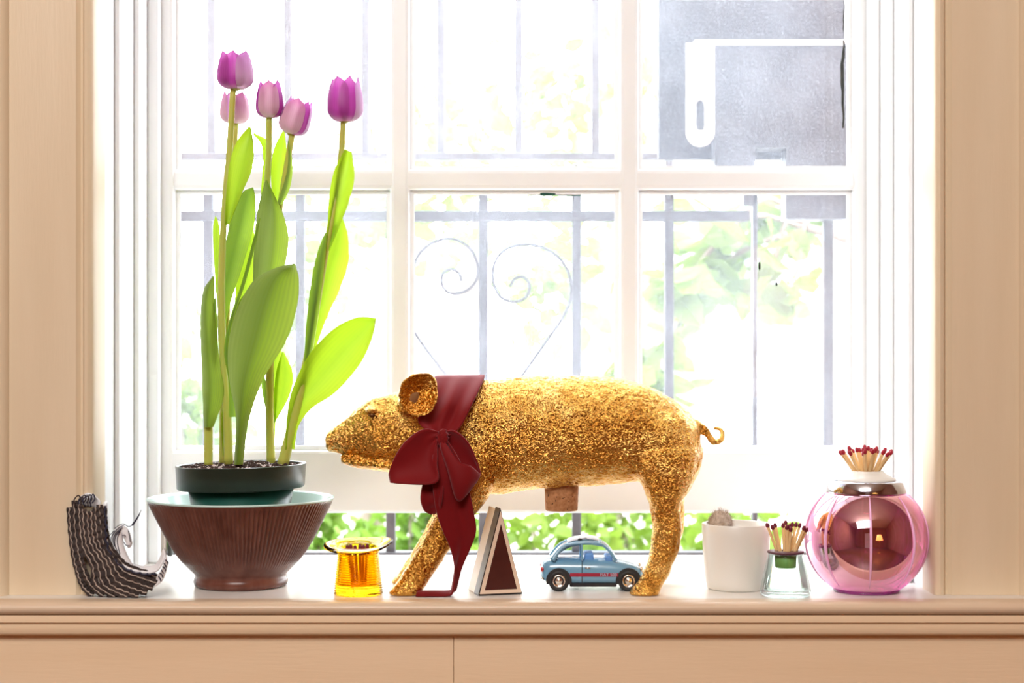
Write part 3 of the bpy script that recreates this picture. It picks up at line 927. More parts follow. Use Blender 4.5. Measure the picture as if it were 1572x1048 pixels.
# ------------------------------------------------------------------ velvet ribbon tied round the neck
rb = thing('velvet_ribbon', W(700, 912, -.03), 'wide dark red velvet ribbon tied in a bow around the pig neck', 'ribbon')
def rib(name, A, B, nu=40, nv=11, bow=.002, thick=.0014, extra=None):
    v, f, uv = sheet([W(*p) for p in A], [W(*p) for p in B], nu, nv, bow, thick, extra)
    return mesh_obj(name, v, f, M['velvet'], rb, True, uv)
fold = lambda i, s: (0, -.0034 * math.sin(s * PI * 4.3 + 1) * (math.sin(PI * min(1, i / .42)) if i < .42 else 0), 0)
rib('neck_band', [(664, 668, -.038), (642, 646, -.029), (652, 617, -.018), (664, 587, .006), (669, 578, .027), (664, 600, .066), (660, 660, .078), (660, 722, .058), (662, 748, .022), (662, 715, -.020), (664, 680, -.036)],
    [(688, 670, -.038), (707, 655, -.034), (724, 622, -.027), (740, 588, .000), (744, 576, .028), (740, 600, .072), (735, 665, .084), (722, 735, .064), (714, 766, .022), (705, 725, -.026), (690, 684, -.038)], 90, 25, .0, .0014, fold)
rib('bow_loop', [(675, 663, -.041), (650, 659, -.047), (622, 678, -.052), (603, 708, -.050), (598, 730, -.041), (616, 702, -.033), (655, 674, -.032), (674, 667, -.036)],
    [(672, 675, -.043), (671, 712, -.050), (669, 741, -.055), (614, 742, -.054), (600, 740, -.043), (622, 739, -.033), (660, 722, -.030), (674, 680, -.036)], 60, 15, lambda i, s: -.009 * 4 * s * (1 - s) * math.sin(PI * min(1, i * 2.0)) - .0012 * math.sin(s * 15) * max(0, 1 - i * 5))
rib('bow_loop', [(679, 664, -.038), (697, 661, -.042), (717, 677, -.043), (730, 703, -.040), (737, 727, -.040), (722, 715, -.052), (705, 708, -.055), (690, 688, -.050), (680, 674, -.045)],
    [(680, 674, -.036), (690, 692, -.034), (704, 712, -.034), (722, 724, -.036), (735, 730, -.041), (718, 757, -.052), (702, 768, -.054), (688, 722, -.050), (676, 686, -.045)], 60, 15, .003)
rib('bow_loop', [(655, 726, -.040), (648, 748, -.042), (646, 768, -.043), (652, 784, -.040), (662, 790, -.034)],
    [(682, 726, -.040), (680, 750, -.046), (678, 770, -.047), (675, 782, -.042), (666, 790, -.034)], 30, 13, -.006, .0014)
tA = [W(672, 678, -.043), W(664, 705, -.047), (W(664, 740, -.047)), W(670, 785, -.044), W(680, 815, -.041), W(693, 845, -.038), W(699, 872, -.036), W(698, 895, -.034)]
tB = [W(688, 678, -.043), W(708, 712, -.047), W(720, 752, -.046), W(727, 785, -.043), W(731, 815, -.040), W(722, 842, -.032), W(709, 872, -.024), W(703, 895, -.018)]
def flo(px, Y, z=.0012): return Vector((((px - 786) / FPX * (Y + CAMD)), Y, z))
tA += [flo(694, -.033, .0035), flo(684, -.032), flo(665, -.032), flo(638, -.033)]
tB += [flo(699, -.014, .004), flo(688, -.011), flo(668, -.012), flo(644, -.014)]
v, f, uv = sheet(tA, tB, 80, 17, lambda i, s: -.0035 * 4 * s * (1 - s) - .0020 * math.sin(s * 11 + i * 3) * max(0, 1 - i * 1.6), .0014)
mesh_obj('ribbon_tail', v, f, M['velvet'], rb, True, uv)
kv, kf = ball(W(680, 672, -.044), .0058, .0046, .0092, 24, 16)
kv = [Vector(p) + Vector((.0009 * math.sin(p[2] * 1500), -.0011 * math.sin(p[0] * 1300 + p[2] * 300), 0)) for p in kv]
mesh_obj('knot', kv, kf, M['velvet'], rb)

# ------------------------------------------------------------------ ribbed bowl
BY = .054
BX = W(370, 898, BY).x
bowl = thing('ribbed_bowl', (BX, BY, 0), 'large dark brown bowl with fine vertical ribs on a round foot', 'bowl')
NF = 120
def flute(r, z, a):
    k = min(1, max(0, (z - .026) / .008)) * min(1, max(0, (.0885 - z) / .002))
    return r + .0014 * k * (abs(math.sin(a * NF / 2)) ** .6 * 2 - 1) * (1 if r > .052 else 0), z
prof = [(.0001, .0035), (.042, .0035), (.046, .0), (.0485, .0015), (.0495, .005), (.0488, .0085), (.0478, .0105), (.0480, .0125), (.0500, .0145), (.0530, .0175), (.0570, .0215), (.0615, .0262), (.064, .030),
        (.0685, .037), (.0735, .0455), (.0785, .0550), (.0840, .0660), (.0890, .0760), (.0940, .0860), (.0965, .0895), (.0975, .0912)]
bo = mesh_obj('body', *lathe(prof, NF * 6, (BX, BY, 0), flute, cap=False), M['bowl_brown'], bowl)
mesh_obj('glazed_lining', *lathe([(.0972, .0908), (.0982, .0918), (.0978, .0930), (.0960, .0930), (.0940, .0900), (.0840, .0710), (.0720, .0500), (.0560, .0290), (.042, .0190), (.0001, .0170)], 128, (BX, BY, 0), cap=False), M['bowl_glaze'], bowl, label='pale blue-green glazed lining and rim')

# ------------------------------------------------------------------ plastic pot with soil
pot = thing('plant_pot', (BX, BY, .0195), 'round dark green plastic plant pot full of soil in the brown bowl', 'pot')
mesh_obj('body', *lathe([(.0001, .0195), (.0395, .0195), (.0405, .021), (.0555, .1035), (.0535, .1035), (.038, .024), (.0001, .024)], 72, (BX, BY, 0)), M['pot_green'], pot)
tl = lambda r, z, a: (r, z + r * math.cos(a) * .02)
sharp(mesh_obj('rim', *lathe([(.0560, .1020), (.0655, .1030), (.0668, .1045), (.0680, .1255), (.0685, .1275), (.0672, .1280), (.0655, .1270), (.0640, .1060), (.0540, .1045)], 96, (BX, BY, 0), tl, closed=True), M['pot_rim'], pot), 40)
so = mesh_obj('soil', *lathe([(.0642, .110), (.0645, .1235), (.055, .1255), (.03, .1268), (.0001, .1270)], 64, (BX, BY, 0), tl), M['soil'], pot)
def crumbs(n, s0, s1, seed):
    rnd = random.Random(seed); g = G()
    for _ in range(n):
        r = .0635 * math.sqrt(rnd.random()); a = rnd.uniform(0, 2 * PI)
        x, y = r * math.cos(a), r * math.sin(a)
        z = .1258 - .0022 * (r / .064) ** 2 + x * .02 + rnd.uniform(0, .0022)
        s = rnd.uniform(s0, s1)
        v, f = ball((0, 0, 0), s * rnd.uniform(.7, 1.5), s * rnd.uniform(.7, 1.5), s * rnd.uniform(.6, 1.1), 6, 4)
        q = rnd.uniform(0, PI)
        v = [(BX + x + p[0] * math.cos(q) - p[1] * math.sin(q), BY + y + p[0] * math.sin(q) + p[1] * math.cos(q), z + p[2] + rnd.uniform(-.0004, .0004)) for p in v]
        g.add(v, f)
    return g
o = crumbs(900, .0010, .0027, 5).build('soil_crumbs', M['soil'], pot, False); o['kind'] = 'stuff'
o = crumbs(380, .0009, .0020, 6).build('perlite_grains', M['perlite'], pot, False); o['kind'] = 'stuff'

# ------------------------------------------------------------------ tulips
def petal(c, ax, R, H, ang, wmax, k, rnd):
    """one petal: c base point, ax (right, fwd, up) frame"""
    nu, nv = 17, 13
    V, UV = [], []
    open_ = 1 + .05 * k
    for i in range(nu):
        v = i / (nu - 1)
        if v < .42: r = R * (.20 + .80 * math.sin(PI / 2 * v / .42))
        else: r = R * (1 - .30 * ((v - .42) / .58) ** 2.0)
        z = H * (.62 * v * v / .36 if v < .36 else .62 * .36 + (v - .36) / .64 * (1 - .62 * .36))
        w = wmax * (.62 + .38 * math.sin(PI / 2 * min(1, v / .35))) * (1 - (max(0, v - .35) / .655) ** 7)
        for j in range(nv):
            u = -1 + 2 * j / (nv - 1)
            a = ang + u * w
            rr = r * open_ * (1 - .07 * (1 - u * u) * 0 + .03 * math.sin(u * 5 + k) * v) * (1 - .05 * u * u * (1 if k else -1))
            zz = z + H * .02 * math.sin(u * 6 + k * 2) * v * v - H * .05 * u * u * v ** 4
            V.append(c + ax[0] * (rr * math.cos(a)) + ax[1] * (rr * math.sin(a)) + ax[2] * zz)
            UV.append(((u + 1) / 2, v))
    F = [(i*nv+j, i*nv+j+1, (i+1)*nv+j+1, (i+1)*nv+j) for i in range(nu-1) for j in range(nv-1)]
    return V, F, UV
def flower(t, px, y0, y1, wpx, Y, tilt, phase, mats, seed):
    rnd = random.Random(seed)
    c = W(px, y1, Y)
    s = (Y + CAMD) / FPX
    R, H = wpx / 2 * s * 1.02, (y1 - y0) * s * 1.02
    up = Vector((math.sin(tilt), 0, math.cos(tilt))); right = Vector((math.cos(tilt), 0, -math.sin(tilt)))
    ax = (right, Vector((0, 1, 0)), up)
    for k in range(6):
        outer = k % 2
        V, F, UV = petal(c, ax, R * (1 if outer else .93), H * (1 if outer else 1.0) * rnd.uniform(.96, 1.03), phase + k * PI / 3, .84 if outer else .78, outer, rnd)
        mesh_obj('petal', V, F, M[mats[k]], t, True, UV)
    mesh_obj('calyx', *ball(c + up * .0022, R * .30, R * .30, .0042, 16, 10), M['stem'], t)
def leaf(t, A, B, Y, m, bow=.004, nu=30, curl=0.0, dY=0.0):
    """edges in photo pixels; Y the depth at base, dY how far the tip leans back"""
    n = len(A)
    A3 = [W(a[0], a[1], Y + dY * k / (len(A) - 1)) for k, a in enumerate(A)]
    B3 = [W(b[0], b[1], Y + dY * k / (len(B) - 1) + curl * math.sin(PI * k / (len(B) - 1))) for k, b in enumerate(B)]
    v, f, uv = sheet(A3, B3, nu, 11, bow)
    return mesh_obj('leaf', v, f, M[m], t, True, uv)
def stem(t, pts, rad=(.0048, .0042, .0034, .0032), name='stem'):
    P3 = crom([W(*p) for p in pts], 40)
    return mesh_obj(name, *tube(P3, rad, 12), M['stem'], t)
def tulip(base, label):
    b = W(base[0], base[1], base[2])
    return thing('tulip', (b.x, b.y, .1255), label, 'tulip', 'tulips in the brown bowl')
pd, pp, pu = 'petal_deep', 'petal_pale', 'petal_dusty'

t = tulip((352, 706, .035), 'tallest purple tulip, its bloom highest of the five')
stem(t, [(351, 712, .035), (349, 640, .035), (343, 560, .036), (340, 450, .037), (344, 330, .038), (352, 235, .04), (358, 135, .04)])
flower(t, 362, 80, 137, 54, .04, 0, -3.72, [pd, pd, pd, pp, pd, pp], 3)
leaf(t, [(345, 345), (348, 290), (354, 245), (365, 215), (382, 194)], [(352, 345), (372, 295), (386, 262), (390, 228), (385, 195)], .034, 'leaf_bright', .005, curl=-.010)
leaf(t, [(336, 540), (334, 480), (342, 400), (356, 330), (372, 296), (386, 288)], [(344, 545), (350, 480), (372, 410), (390, 345), (392, 305), (389, 288)], .045, 'leaf_mid', .006, curl=.012)
leaf(t, [(338, 520), (331, 440), (328, 390), (327, 350), (330, 332)], [(341, 520), (338, 440), (337, 390), (337, 350), (332, 332)], .043, 'leaf_bright', .002)

t = tulip((341, 704, .085), 'small pale pink tulip half hidden behind the tallest stem')
stem(t, [(342, 712, .085), (343, 600, .085), (350, 450, .086), (358, 300, .087), (362, 188, .087)], (.0042, .0036, .003, .0028))
flower(t, 361, 143, 190, 44, .087, .02, -PI / 2 - .25, [pp, pu, pp, pu, pp, pu], 5)
leaf(t, [(352, 560), (358, 500), (362, 440), (368, 380), (384, 350)], [(362, 560), (376, 500), (390, 440), (396, 390), (388, 350)], .075, 'leaf_bright', .005)
leaf(t, [(342, 700), (340, 640), (346, 590), (352, 540)], [(350, 700), (356, 640), (362, 590), (362, 540)], .080, 'leaf_bright', .003)

t = tulip((366, 708, .015), 'purple tulip whose stem carries the broad cupped leaf in front')
stem(t, [(366, 713, .017), (372, 640, .022), (383, 550, .032), (395, 440, .055), (405, 330, .062), (412, 250, .06), (413, 178, .055)])
flower(t, 414, 124, 181, 42, .055, 0, -PI / 2 - PI / 3 + .05, [pd, pu, pd, pp, pd, pp], 7)
leaf(t, [(360, 712), (362, 640), (353, 590), (350, 535), (362, 480), (388, 432), (420, 412), (452, 404)], [(373, 712), (382, 645), (404, 582), (440, 522), (456, 470), (459, 432), (456, 415), (453, 404)], .010, 'leaf_grey', -.010, 40, dY=-.012)
leaf(t, [(390, 500), (388, 440), (390, 380), (396, 320), (408, 276)], [(396, 500), (422, 445), (440, 395), (440, 345), (411, 277)], .040, 'leaf_grey', .008, curl=-.012)
leaf(t, [(346, 560), (350, 520), (360, 480), (372, 455), (384, 447)], [(354, 565), (362, 520), (374, 485), (384, 462), (386, 448)], .030, 'leaf_mid', .003)
leaf(t, [(352, 640), (350, 580), (344, 540), (350, 500), (372, 430), (388, 370), (398, 335)], [(362, 640), (362, 590), (352, 545), (354, 505), (378, 430), (393, 372), (400, 335)], .026, 'leaf_mid', .002)

t = tulip((415, 703, .080), 'dusty pink tulip leaning right in the middle of the pot')
stem(t, [(416, 712, .080), (414, 620, .080), (416, 480, .078), (424, 360, .07), (436, 280, .06), (449, 204, .055)])
flower(t, 446, 150, 206, 46, .055, .30, -PI / 2 - PI / 3 - .1, [pp, pu, pd, pp, pd, pu], 9)
leaf(t, [(420, 330), (416, 270), (420, 230), (434, 200)], [(428, 330), (436, 285), (440, 240), (437, 200)], .068, 'leaf_bright', .005)
leaf(t, [(424, 315), (436, 280), (442, 250), (442, 215)], [(434, 313), (446, 285), (449, 250), (443, 214)], .050, 'leaf_grey', .003)
leaf(t, [(402, 330), (401, 290), (404, 250), (401, 222), (388, 206)], [(412, 330), (414, 290), (417, 250), (413, 218), (390, 204)], .066, 'leaf_bright', .004)
leaf(t, [(415, 655), (420, 610), (424, 570), (433, 540)], [(424, 645), (443, 610), (450, 575), (436, 540)], .085, 'leaf_bright', .004)
leaf(t, [(411, 640), (404, 610), (402, 588), (404, 572)], [(416, 640), (413, 612), (409, 590), (405, 572)], .078, 'leaf_mid', .002)
leaf(t, [(410, 690), (410, 600), (414, 540), (424, 500)], [(421, 690), (426, 600), (432, 540), (428, 500)], .088, 'leaf_bright', .003)

t = tulip((437, 706, .045), 'purple tulip standing apart on the right of the pot')
stem(t, [(434, 713, .045), (446, 665, .044), (466, 580, .043), (484, 480, .043), (499, 390, .044), (515, 305, .046), (524, 235, .048), (527, 184, .048)], (.0062, .0052, .0040, .0036, .0033, .003))
flower(t, 529, 120, 187, 53, .048, 0, -3.10, [pd, pd, pd, pp, pp, pp], 13)
leaf(t, [(438, 690), (440, 645), (448, 600), (472, 548), (510, 506), (548, 487), (577, 488)], [(452, 690), (458, 655), (478, 627), (515, 602), (552, 560), (571, 520), (578, 488)], .036, 'leaf_bright', .009, 36, dY=-.01)
leaf(t, [(467, 560), (471, 500), (480, 430), (492, 380), (508, 350), (522, 335)], [(476, 560), (500, 492), (523, 440), (535, 400), (534, 362), (526, 335)], .048, 'leaf_bright', .005, curl=.012)
leaf(t, [(466, 565), (470, 500), (478, 430), (488, 385), (499, 357)], [(475, 560), (486, 500), (495, 430), (500, 385), (502, 357)], .036, 'leaf_mid', .003)
leaf(t, [(500, 385), (503, 345), (505, 305), (513, 262), (530, 228)], [(506, 385), (522, 345), (536, 308), (544, 272), (540, 232)], .040, 'leaf_bright', .007, curl=-.008)

t = thing('tulip_shoot', (W(320, 708, .04).x, .04, .1255), 'flowerless tulip shoot, furthest left in the brown bowl', 'tulip shoot', 'tulips in the brown bowl')
stem(t, [(320, 713, .04), (320, 660, .04), (320, 630, .042), (318, 600, .046)], (.0046, .0048, .0044, .002))
leaf(t, [(313, 655), (310, 580), (308, 505), (311, 450), (326, 424)], [(328, 655), (344, 605), (338, 560), (330, 480), (329, 424)], .034, 'leaf_grey', -.007, curl=-.004)
leaf(t, [(326, 560), (322, 520), (325, 480), (330, 455)], [(332, 560), (334, 520), (333, 480), (331, 455)], .030, 'leaf_mid', .002)

# ------------------------------------------------------------------ matches
def match_proto(name_label, length, m_head, group):
    t = thing('wooden_match', (0, 0, 0), name_label, 'match', group)
    w = .0013
    mesh_obj('stick', *bbox(-w, w, -w, w, 0, length, .0003, 1), M['match_wood'], t, False)
    mesh_obj('head', *ball((0, 0, length + .0006), .0020, .0020, .0031, 12, 9), M[m_head], t)
    return t
ORD = ['', 'second', 'third', 'fourth', 'fifth', 'sixth', 'seventh', 'eighth', 'ninth', 'tenth', 'eleventh', 'twelfth', 'thirteenth', 'fourteenth', 'fifteenth', 'sixteenth', 'seventeenth']
def place_matches(spots, label, length, m_head, group):
    """spots: (base point, tip direction)"""
    proto = match_proto(label, length, m_head, group)
    made = []
    for k, (b, d) in enumerate(spots):
        rot = Vector((0, 0, 1)).rotation_difference(Vector(d).normalized()).to_euler()
        if k == 0:
            c = proto; c.location = b; c.rotation_euler = rot
        else:
            c = copy_tree(proto, None, b, rot)
        tip = Vector(b) + Vector(d).normalized() * length
        made.append(((tip.x - 0) / (tip.y + CAMD), c))
    made.sort(key=lambda q: q[0])
    n = len(made)
    for k, (_, c) in enumerate(made):
        if k == 0: w = 'leftmost'
        elif k == n - 1: w = 'rightmost'
        elif k < (n + 1) // 2: w = ORD[k] + ' from left'
        else: w = ORD[n - 1 - k] + ' from right'
        c['label'] = label + ', ' + w

# ------------------------------------------------------------------ yellow glass hat
HY = -.010
HX = W(550, 910, HY).x
hat = thing('glass_hat', (HX, HY, 0), 'ribbed amber yellow glass top hat with a wavy brim', 'glass holder')
def brim(r, z, a):
    k = max(0, (r - .0225) / .0125) if z > .040 else 0
    if z > .040: z = z + k * (.0050 * max(0, math.cos(a)) ** 2 + .0030 * max(0, -math.cos(a)) ** 2 * .3 + .0040 * math.sin(a) - .0012 * max(0, -math.sin(a)))
    return r, z
outer = []
for i in range(121):
    z = .0015 + .0405 * i / 120
    outer.append((.0248 - .0042 * i / 120 + .0006 * math.sin(2 * PI * i / 120 * 17), z))
prof = [(.0001, .0), (.0236, .0), (.0246, .0008)] + outer + [(.0215, .0442), (.0240, .0462), (.029, .0474), (.0335, .0480), (.0352, .0490), (.0350, .0502), (.0330, .0504), (.028, .0498), (.0225, .0488), (.0188, .0462), (.0182, .042), (.0205, .012), (.0200, .0095), (.0001, .0090)]
mesh_obj('body', *lathe(prof, 72, (HX, HY, 0), brim), M['yellow_glass'], hat)
spots = []
for k, (dx, dy) in enumerate(((-.013, -.004), (-.010, .003), (-.004, -.008), (.0015, -.009), (.0005, .004), (.005, -.004), (.009, .002))):
    b = Vector((HX + dx * .55 + .002, HY + dy * .5, .0098))
    spots.append((b, (dx * .35 - .001, dy * .4, .039)))
place_matches(spots, 'dark-tipped match standing inside the yellow glass hat', .0375, 'match_plum', 'matches in the yellow glass hat')

# ------------------------------------------------------------------ triangular block
tb_ = thing('triangular_block', (W(769, 913, -.02).x, -.018, 0), 'tall triangular block with maroon face and tan border', 'block')
ang = math.radians(17)
def tri(name, w, h, y0, y1, z0, m, bev, parent=tb_, w_off=0):
    bm = bmesh.new()
    vs_ = []
    for y in (y0, y1):
        vs_.append([bm.verts.new(p) for p in ((-w / 2 + w_off, y, z0), (w / 2 + w_off, y, z0), (w_off, y, z0 + h))])
    bm.faces.new(vs_[0]); bm.faces.new(vs_[1][::-1])
    for i in range(3):
        bm.faces.new((vs_[0][i], vs_[1][i], vs_[1][(i + 1) % 3], vs_[0][(i + 1) % 3]))
    bmesh.ops.recalc_face_normals(bm, faces=bm.faces)
    bmesh.ops.bevel(bm, geom=list(bm.edges), offset=bev, segments=2, profile=.5, affect='EDGES')
    bm.verts.index_update()
    ca, sa = math.cos(ang), math.sin(ang)
    L_ = parent.location
    v = [(L_.x + p.co.x * ca - p.co.y * sa, L_.y + p.co.x * sa + p.co.y * ca, p.co.z) for p in bm.verts]
    f = [tuple(q.index for q in fc.verts) for fc in bm.faces]
    bm.free()
    return mesh_obj(name, v, f, m, parent, False)
tri('body', .0455, .0870, .0185, .044, .0002, M['side_reflection'], .0012)
tri('edge_band', .0468, .0885, .0012, .0195, .0, M['black_trim'], .0010)
tri('border', .0442, .0835, .0, .0030, .0018, M['tan_wood'], .0006)
tri('face_panel', .0340, .0665, -.0006, .0020, .0058, M['maroon'], .0005)

# ------------------------------------------------------------------ toy car
CY = .0075
car = thing('toy_car', (W(908, 908, CY).x, CY + .021, 0), 'small light blue toy car with rounded roof and red side stripe', 'toy car')
CW = .021
def C(px, py, y=0.0):          # y: 0 near side .. 2*CW far side
    p = W(px, py, CY)
    p.z = p.z - W(0, 909.6, CY).z
    p.y = CY + y
    return p
def car_ring(px, yb, yt, k, n=28):
    a, b = C(px, yt), C(px, yb)
    cz, hz = (a.z + b.z) / 2, (a.z - b.z) / 2
    out = []
    for i in range(n):
        c, s = se(2 * PI * i / n, .55)
        out.append((a.x, CY + CW + CW * k * c * (1 - .10 * max(0, s)), cz + hz * s))
    return out
st = [(831, 889, 872, .62), (834, 894, 866, .82), (840, 897, 862, .92), (850, 899, 860, .98), (868, 900, 859.5, 1), (900, 900, 860, 1), (930, 900, 861, 1), (948, 900, 862.5, 1), (962, 899, 866, .98), (975, 897, 870, .93), (983, 894, 875, .84), (988, 890, 881, .62)]
mesh_obj('body_shell', *loft([car_ring(*q) for q in crom(st, 44)]), M['car_blue'], car)
# roof shell: arcs across the width, swept front to back
def roof_row(px, py, hw, n=13, drop=.004):
    p = C(px, py)
    return [(p.x, CY + CW + hw * math.sin(PI / 2 * q), p.z - drop * (abs(q) ** 3)) for q in np.linspace(-1, 1, n)]
rows = [(846, 860, .0165), (853, 851, .0160), (862, 842, .0156), (875, 835, .0154), (890, 831.5, .0153), (908, 831, .0153), (922, 833.5, .0154)]
rowsR = [roof_row(*q) for q in crom(rows, 24)]
V = [p for r in rowsR for p in r]; nn = 13
V += [(p[0], p[1], p[2] - .0013) for p in V]
mm_ = len(rowsR) * nn
F = []
for i in range(len(rowsR) - 1):
    for j in range(nn - 1):
        F.append((i*nn+j, i*nn+j+1, (i+1)*nn+j+1, (i+1)*nn+j)); F.append((mm_+i*nn+j, mm_+(i+1)*nn+j, mm_+(i+1)*nn+j+1, mm_+i*nn+j+1))
for i in range(len(rowsR) - 1):
    for j in (0, nn - 1): F.append((i*nn+j, (i+1)*nn+j, mm_+(i+1)*nn+j, mm_+i*nn+j))
for i in (0, len(rowsR) - 1):
    for j in range(nn - 1): F.append((i*nn+j, i*nn+j+1, mm_+i*nn+j+1, mm_+i*nn+j))
mesh_obj('roof', V, F, M['car_blue'], car)
mesh_obj('sunroof', *loft([[(C(px, py).x, CY + CW + q, C(px, py).z + dz) for q, dz in ((-.0115, .0), (-.011, .0016), (.011, .0016), (.0115, .0))] for px, py in crom([(872, 836, 0), (885, 832, 0), (905, 830.6, 0), (920, 833, 0)], 10)[:, ] ] if False else
         [[(C(q[0], q[1]).x, CY + CW + yy, C(q[0], q[1]).z + dz) for yy, dz in ((-.0115, .0), (-.011, .0018), (.011, .0018), (.0115, .0))] for q in crom([(872, 836, 0), (885, 832, 0), (905, 830.6, 0), (920, 833, 0)], 10)]), M['car_sky_white'], car, False, label='folded sunroof, sky reflection painted white')
hd = G(); hd.add(*ball(C(891, 831.5, CW - .011), .0026, .0012, .0014, 10, 8)); hd.add(*tube([C(891, 831, CW - .011), C(900, 829, CW - .011), C(905, 832, CW - .011)], .0005, 6))
hd.build('sunroof_catch', M['car_black'], car)
# pillars and window frames on both sides
def side_y(py, far):
    k = (862 - py) / 30.0
    y = .0016 + .0036 * k
    return 2 * CW - y if far else y
for far in (0, 1):
    def S(px, py): return C(px, py, side_y(py, far))
    for nm, pts, r in (('rear_pillar', [(848, 862), (854, 853), (862, 844), (872, 838)], [.0030, .0026, .0022, .0018]),
                       ('door_pillar', [(893.5, 862), (893.5, 850), (893, 837)], .0012),
                       ('windscreen_pillar', [(946, 863), (939, 852), (931, 843), (922, 837)], .0015),
                       ('roof_rail', [(866, 841), (878, 837.5), (893, 836), (910, 836), (926, 839.5)], .0017)):
        mesh_obj(nm, *tube(crom([S(*p) for p in pts], 12), r, 8), M['car_blue'], car)
    # glass
    qw = [(856, 861), (864, 850), (873, 842), (892, 840), (892, 861)]
    fw = [(895, 861), (895, 840), (918, 840), (929, 845), (938, 855), (943, 861)]
    for poly in (qw, fw):
        a = [S(*p) for p in poly]; dy = Vector((0, .0005 * (-1 if far else 1), 0))
        n = len(a)
        mesh_obj('side_window', a + [p + dy for p in a], [tuple(range(n)), tuple(range(2*n-1, n-1, -1))] + [(i, (i+1) % n, n + (i+1) % n, n + i) for i in range(n)], M['car_glass'], car, False)
v, f, uv = sheet([C(922, 834.5, .0055), C(935, 845, .0040), C(947, 862, .003)], [C(922, 834.5, 2*CW - .0055), C(935, 845, 2*CW - .0040), C(947, 862, 2*CW - .003)], 8, 9, .0015, .0006)
mesh_obj('windscreen', v, f, M['car_glass'], car, True)
v, f, uv = sheet([C(906, 861, .008), C(903, 850, .008), C(900, 845, .009)], [C(906, 861, 2*CW - .008), C(903, 850, 2*CW - .008), C(900, 845, 2*CW - .009)], 8, 7, .001, .004)
mesh_obj('seat', *bbox(C(898, 0).x, C(912, 0).x, CY + .007, CY + 2*CW - .007, C(0, 862).z - .002, C(0, 852).z, .002, 2), M['car_seat'], car, False)
mesh_obj('dashboard', *bbox(C(930, 0).x, C(941, 0).x, CY + .006, CY + 2*CW - .006, C(0, 862).z - .002, C(0, 856.5).z, .0015, 2), M['car_seat'], car, False)
# wheels
for px in (858, 965):
    for far in (0, 1):
        y0, y1 = (-.0006, .0075) if not far else (2*CW - .0075, 2*CW + .0006)
        c = C(px, 893.4)
        R_ = 16.2 / FPX * (CY + CAMD)
        def disc(prof, n=36):   # prof (r, y)
            vv, ff = lathe([(r, z) for r, z in prof], n)
            return [(c.x + p[0], CY + p[2], R_ + p[1]) for p in vv], ff
        sgn = -1 if not far else 1
        yo = y0 if not far else y1
        yi = y1 if not far else y0
        w = mesh_obj('wheel', *disc([(R_ * .6, yi), (R_ * .93, yi), (R_, yi + sgn * .001), (R_, yo - sgn * .0012), (R_ * .92, yo), (R_ * .62, yo), (R_ * .60, yo - sgn * .001)]), M['car_black'], car)
        hb = mesh_obj('hubcap', *disc([(R_ * .61, yo - sgn * .0012), (R_ * .60, yo + sgn * .0002), (R_ * .50, yo + sgn * .0004), (R_ * .46, yo - sgn * .0006), (R_ * .30, yo - sgn * .0003), (R_ * .22, yo + sgn * .0008), (.0001, yo + sgn * .0011)]), M['chrome'], w)
        # wheel arch lining
        ya, yb = (-.00025, .006) if not far else (2*CW - .006, 2*CW + .00025)
        R2 = R_ * 1.22
        arc = [(c.x + R2 * math.cos(t), R_ + R2 * math.sin(t)) for t in np.linspace(-.25, PI + .25, 20)]
        n = len(arc)
        mesh_obj('wheel_arch', [(x, CY + ya, z) for x, z in arc] + [(x, CY + yb, z) for x, z in arc], [tuple(range(n)), tuple(range(2*n-1, n-1, -1))] + [(i, (i+1) % n, n + (i+1) % n, n + i) for i in range(n)], M['car_black'], car, False)
mesh_obj('underbody', *bbox(C(875, 0).x, C(947, 0).x, CY + .003, CY + 2*CW - .003, C(0, 903).z, C(0, 897).z, .0008, 1), M['car_black'], car, False)
for far in (0, 1):
    y = -.00035 if not far else 2*CW + .00035
    a, b = C(875, 881), C(949, 886.5)
    mesh_obj('side_stripe', *box(a.x, b.x, CY + y - .0002, CY + y + .0004, b.z, a.z), M['car_stripe'], car, False)
    mesh_obj('door_handle', *tube([C(898, 873, y - .0002), C(903, 873, y - .0004), C(906, 873, y - .0002)], .0006, 6), M['chrome'], car)
    gseam = G()
    gseam.add(*box(C(893, 0).x, C(893.8, 0).x, CY + y - .00005, CY + y + .0004, C(0, 897).z, C(0, 864).z))
    gseam.add(*box(C(946, 0).x, C(946.8, 0).x, CY + y - .00005, CY + y + .0004, C(0, 897).z, C(0, 888).z))
    gseam.build('door_seam', M['car_black'], car, False)
for yy in (.003, 2*CW - .003):
    mesh_obj('tail_light', *ball(C(832.5, 876, yy), .0018, .0016, .0026, 12, 8), M['red_lens'], car)
    mesh_obj('headlight', *ball(C(985, 876, yy + (.003 if yy < CW else -.003)), .0022, .0028, .0028, 14, 10), M['chrome'], car)
for px0, px1 in ((829, 833), (986, 990)):
    mesh_obj('bumper', *tube([C((px0 + px1) / 2 + (3 if px0 < 900 else -3), 890, .0015), C((px0 + px1) / 2, 890, .006), C((px0 + px1) / 2, 890, 2*CW - .006), C((px0 + px1) / 2 + (3 if px0 < 900 else -3), 890, 2*CW - .0015)], .0012, 8), M['chrome'], car)
# stripe lettering
fc = bpy.data.curves.new('lettering', 'FONT'); fc.body = 'FIAT 500'; fc.size = .0046; fc.extrude = .0001; fc.align_x = 'CENTER'; fc.align_y = 'CENTER'
fo = bpy.data.objects.new('lettering_raw', fc); COL.objects.link(fo)
dg = bpy.context.evaluated_depsgraph_get(); dg.update()
tm = bpy.data.meshes.new_from_object(fo.evaluated_get(dg))
bpy.data.objects.remove(fo)
p0 = C(934, 883.8, -.0007)
tv = [(p0.x + q.co.x, p0.y - q.co.z, p0.z + q.co.y) for q in tm.vertices]
mesh_obj('lettering', tv, [tuple(p.vertices) for p in tm.polygons], M['car_text'], car, False)

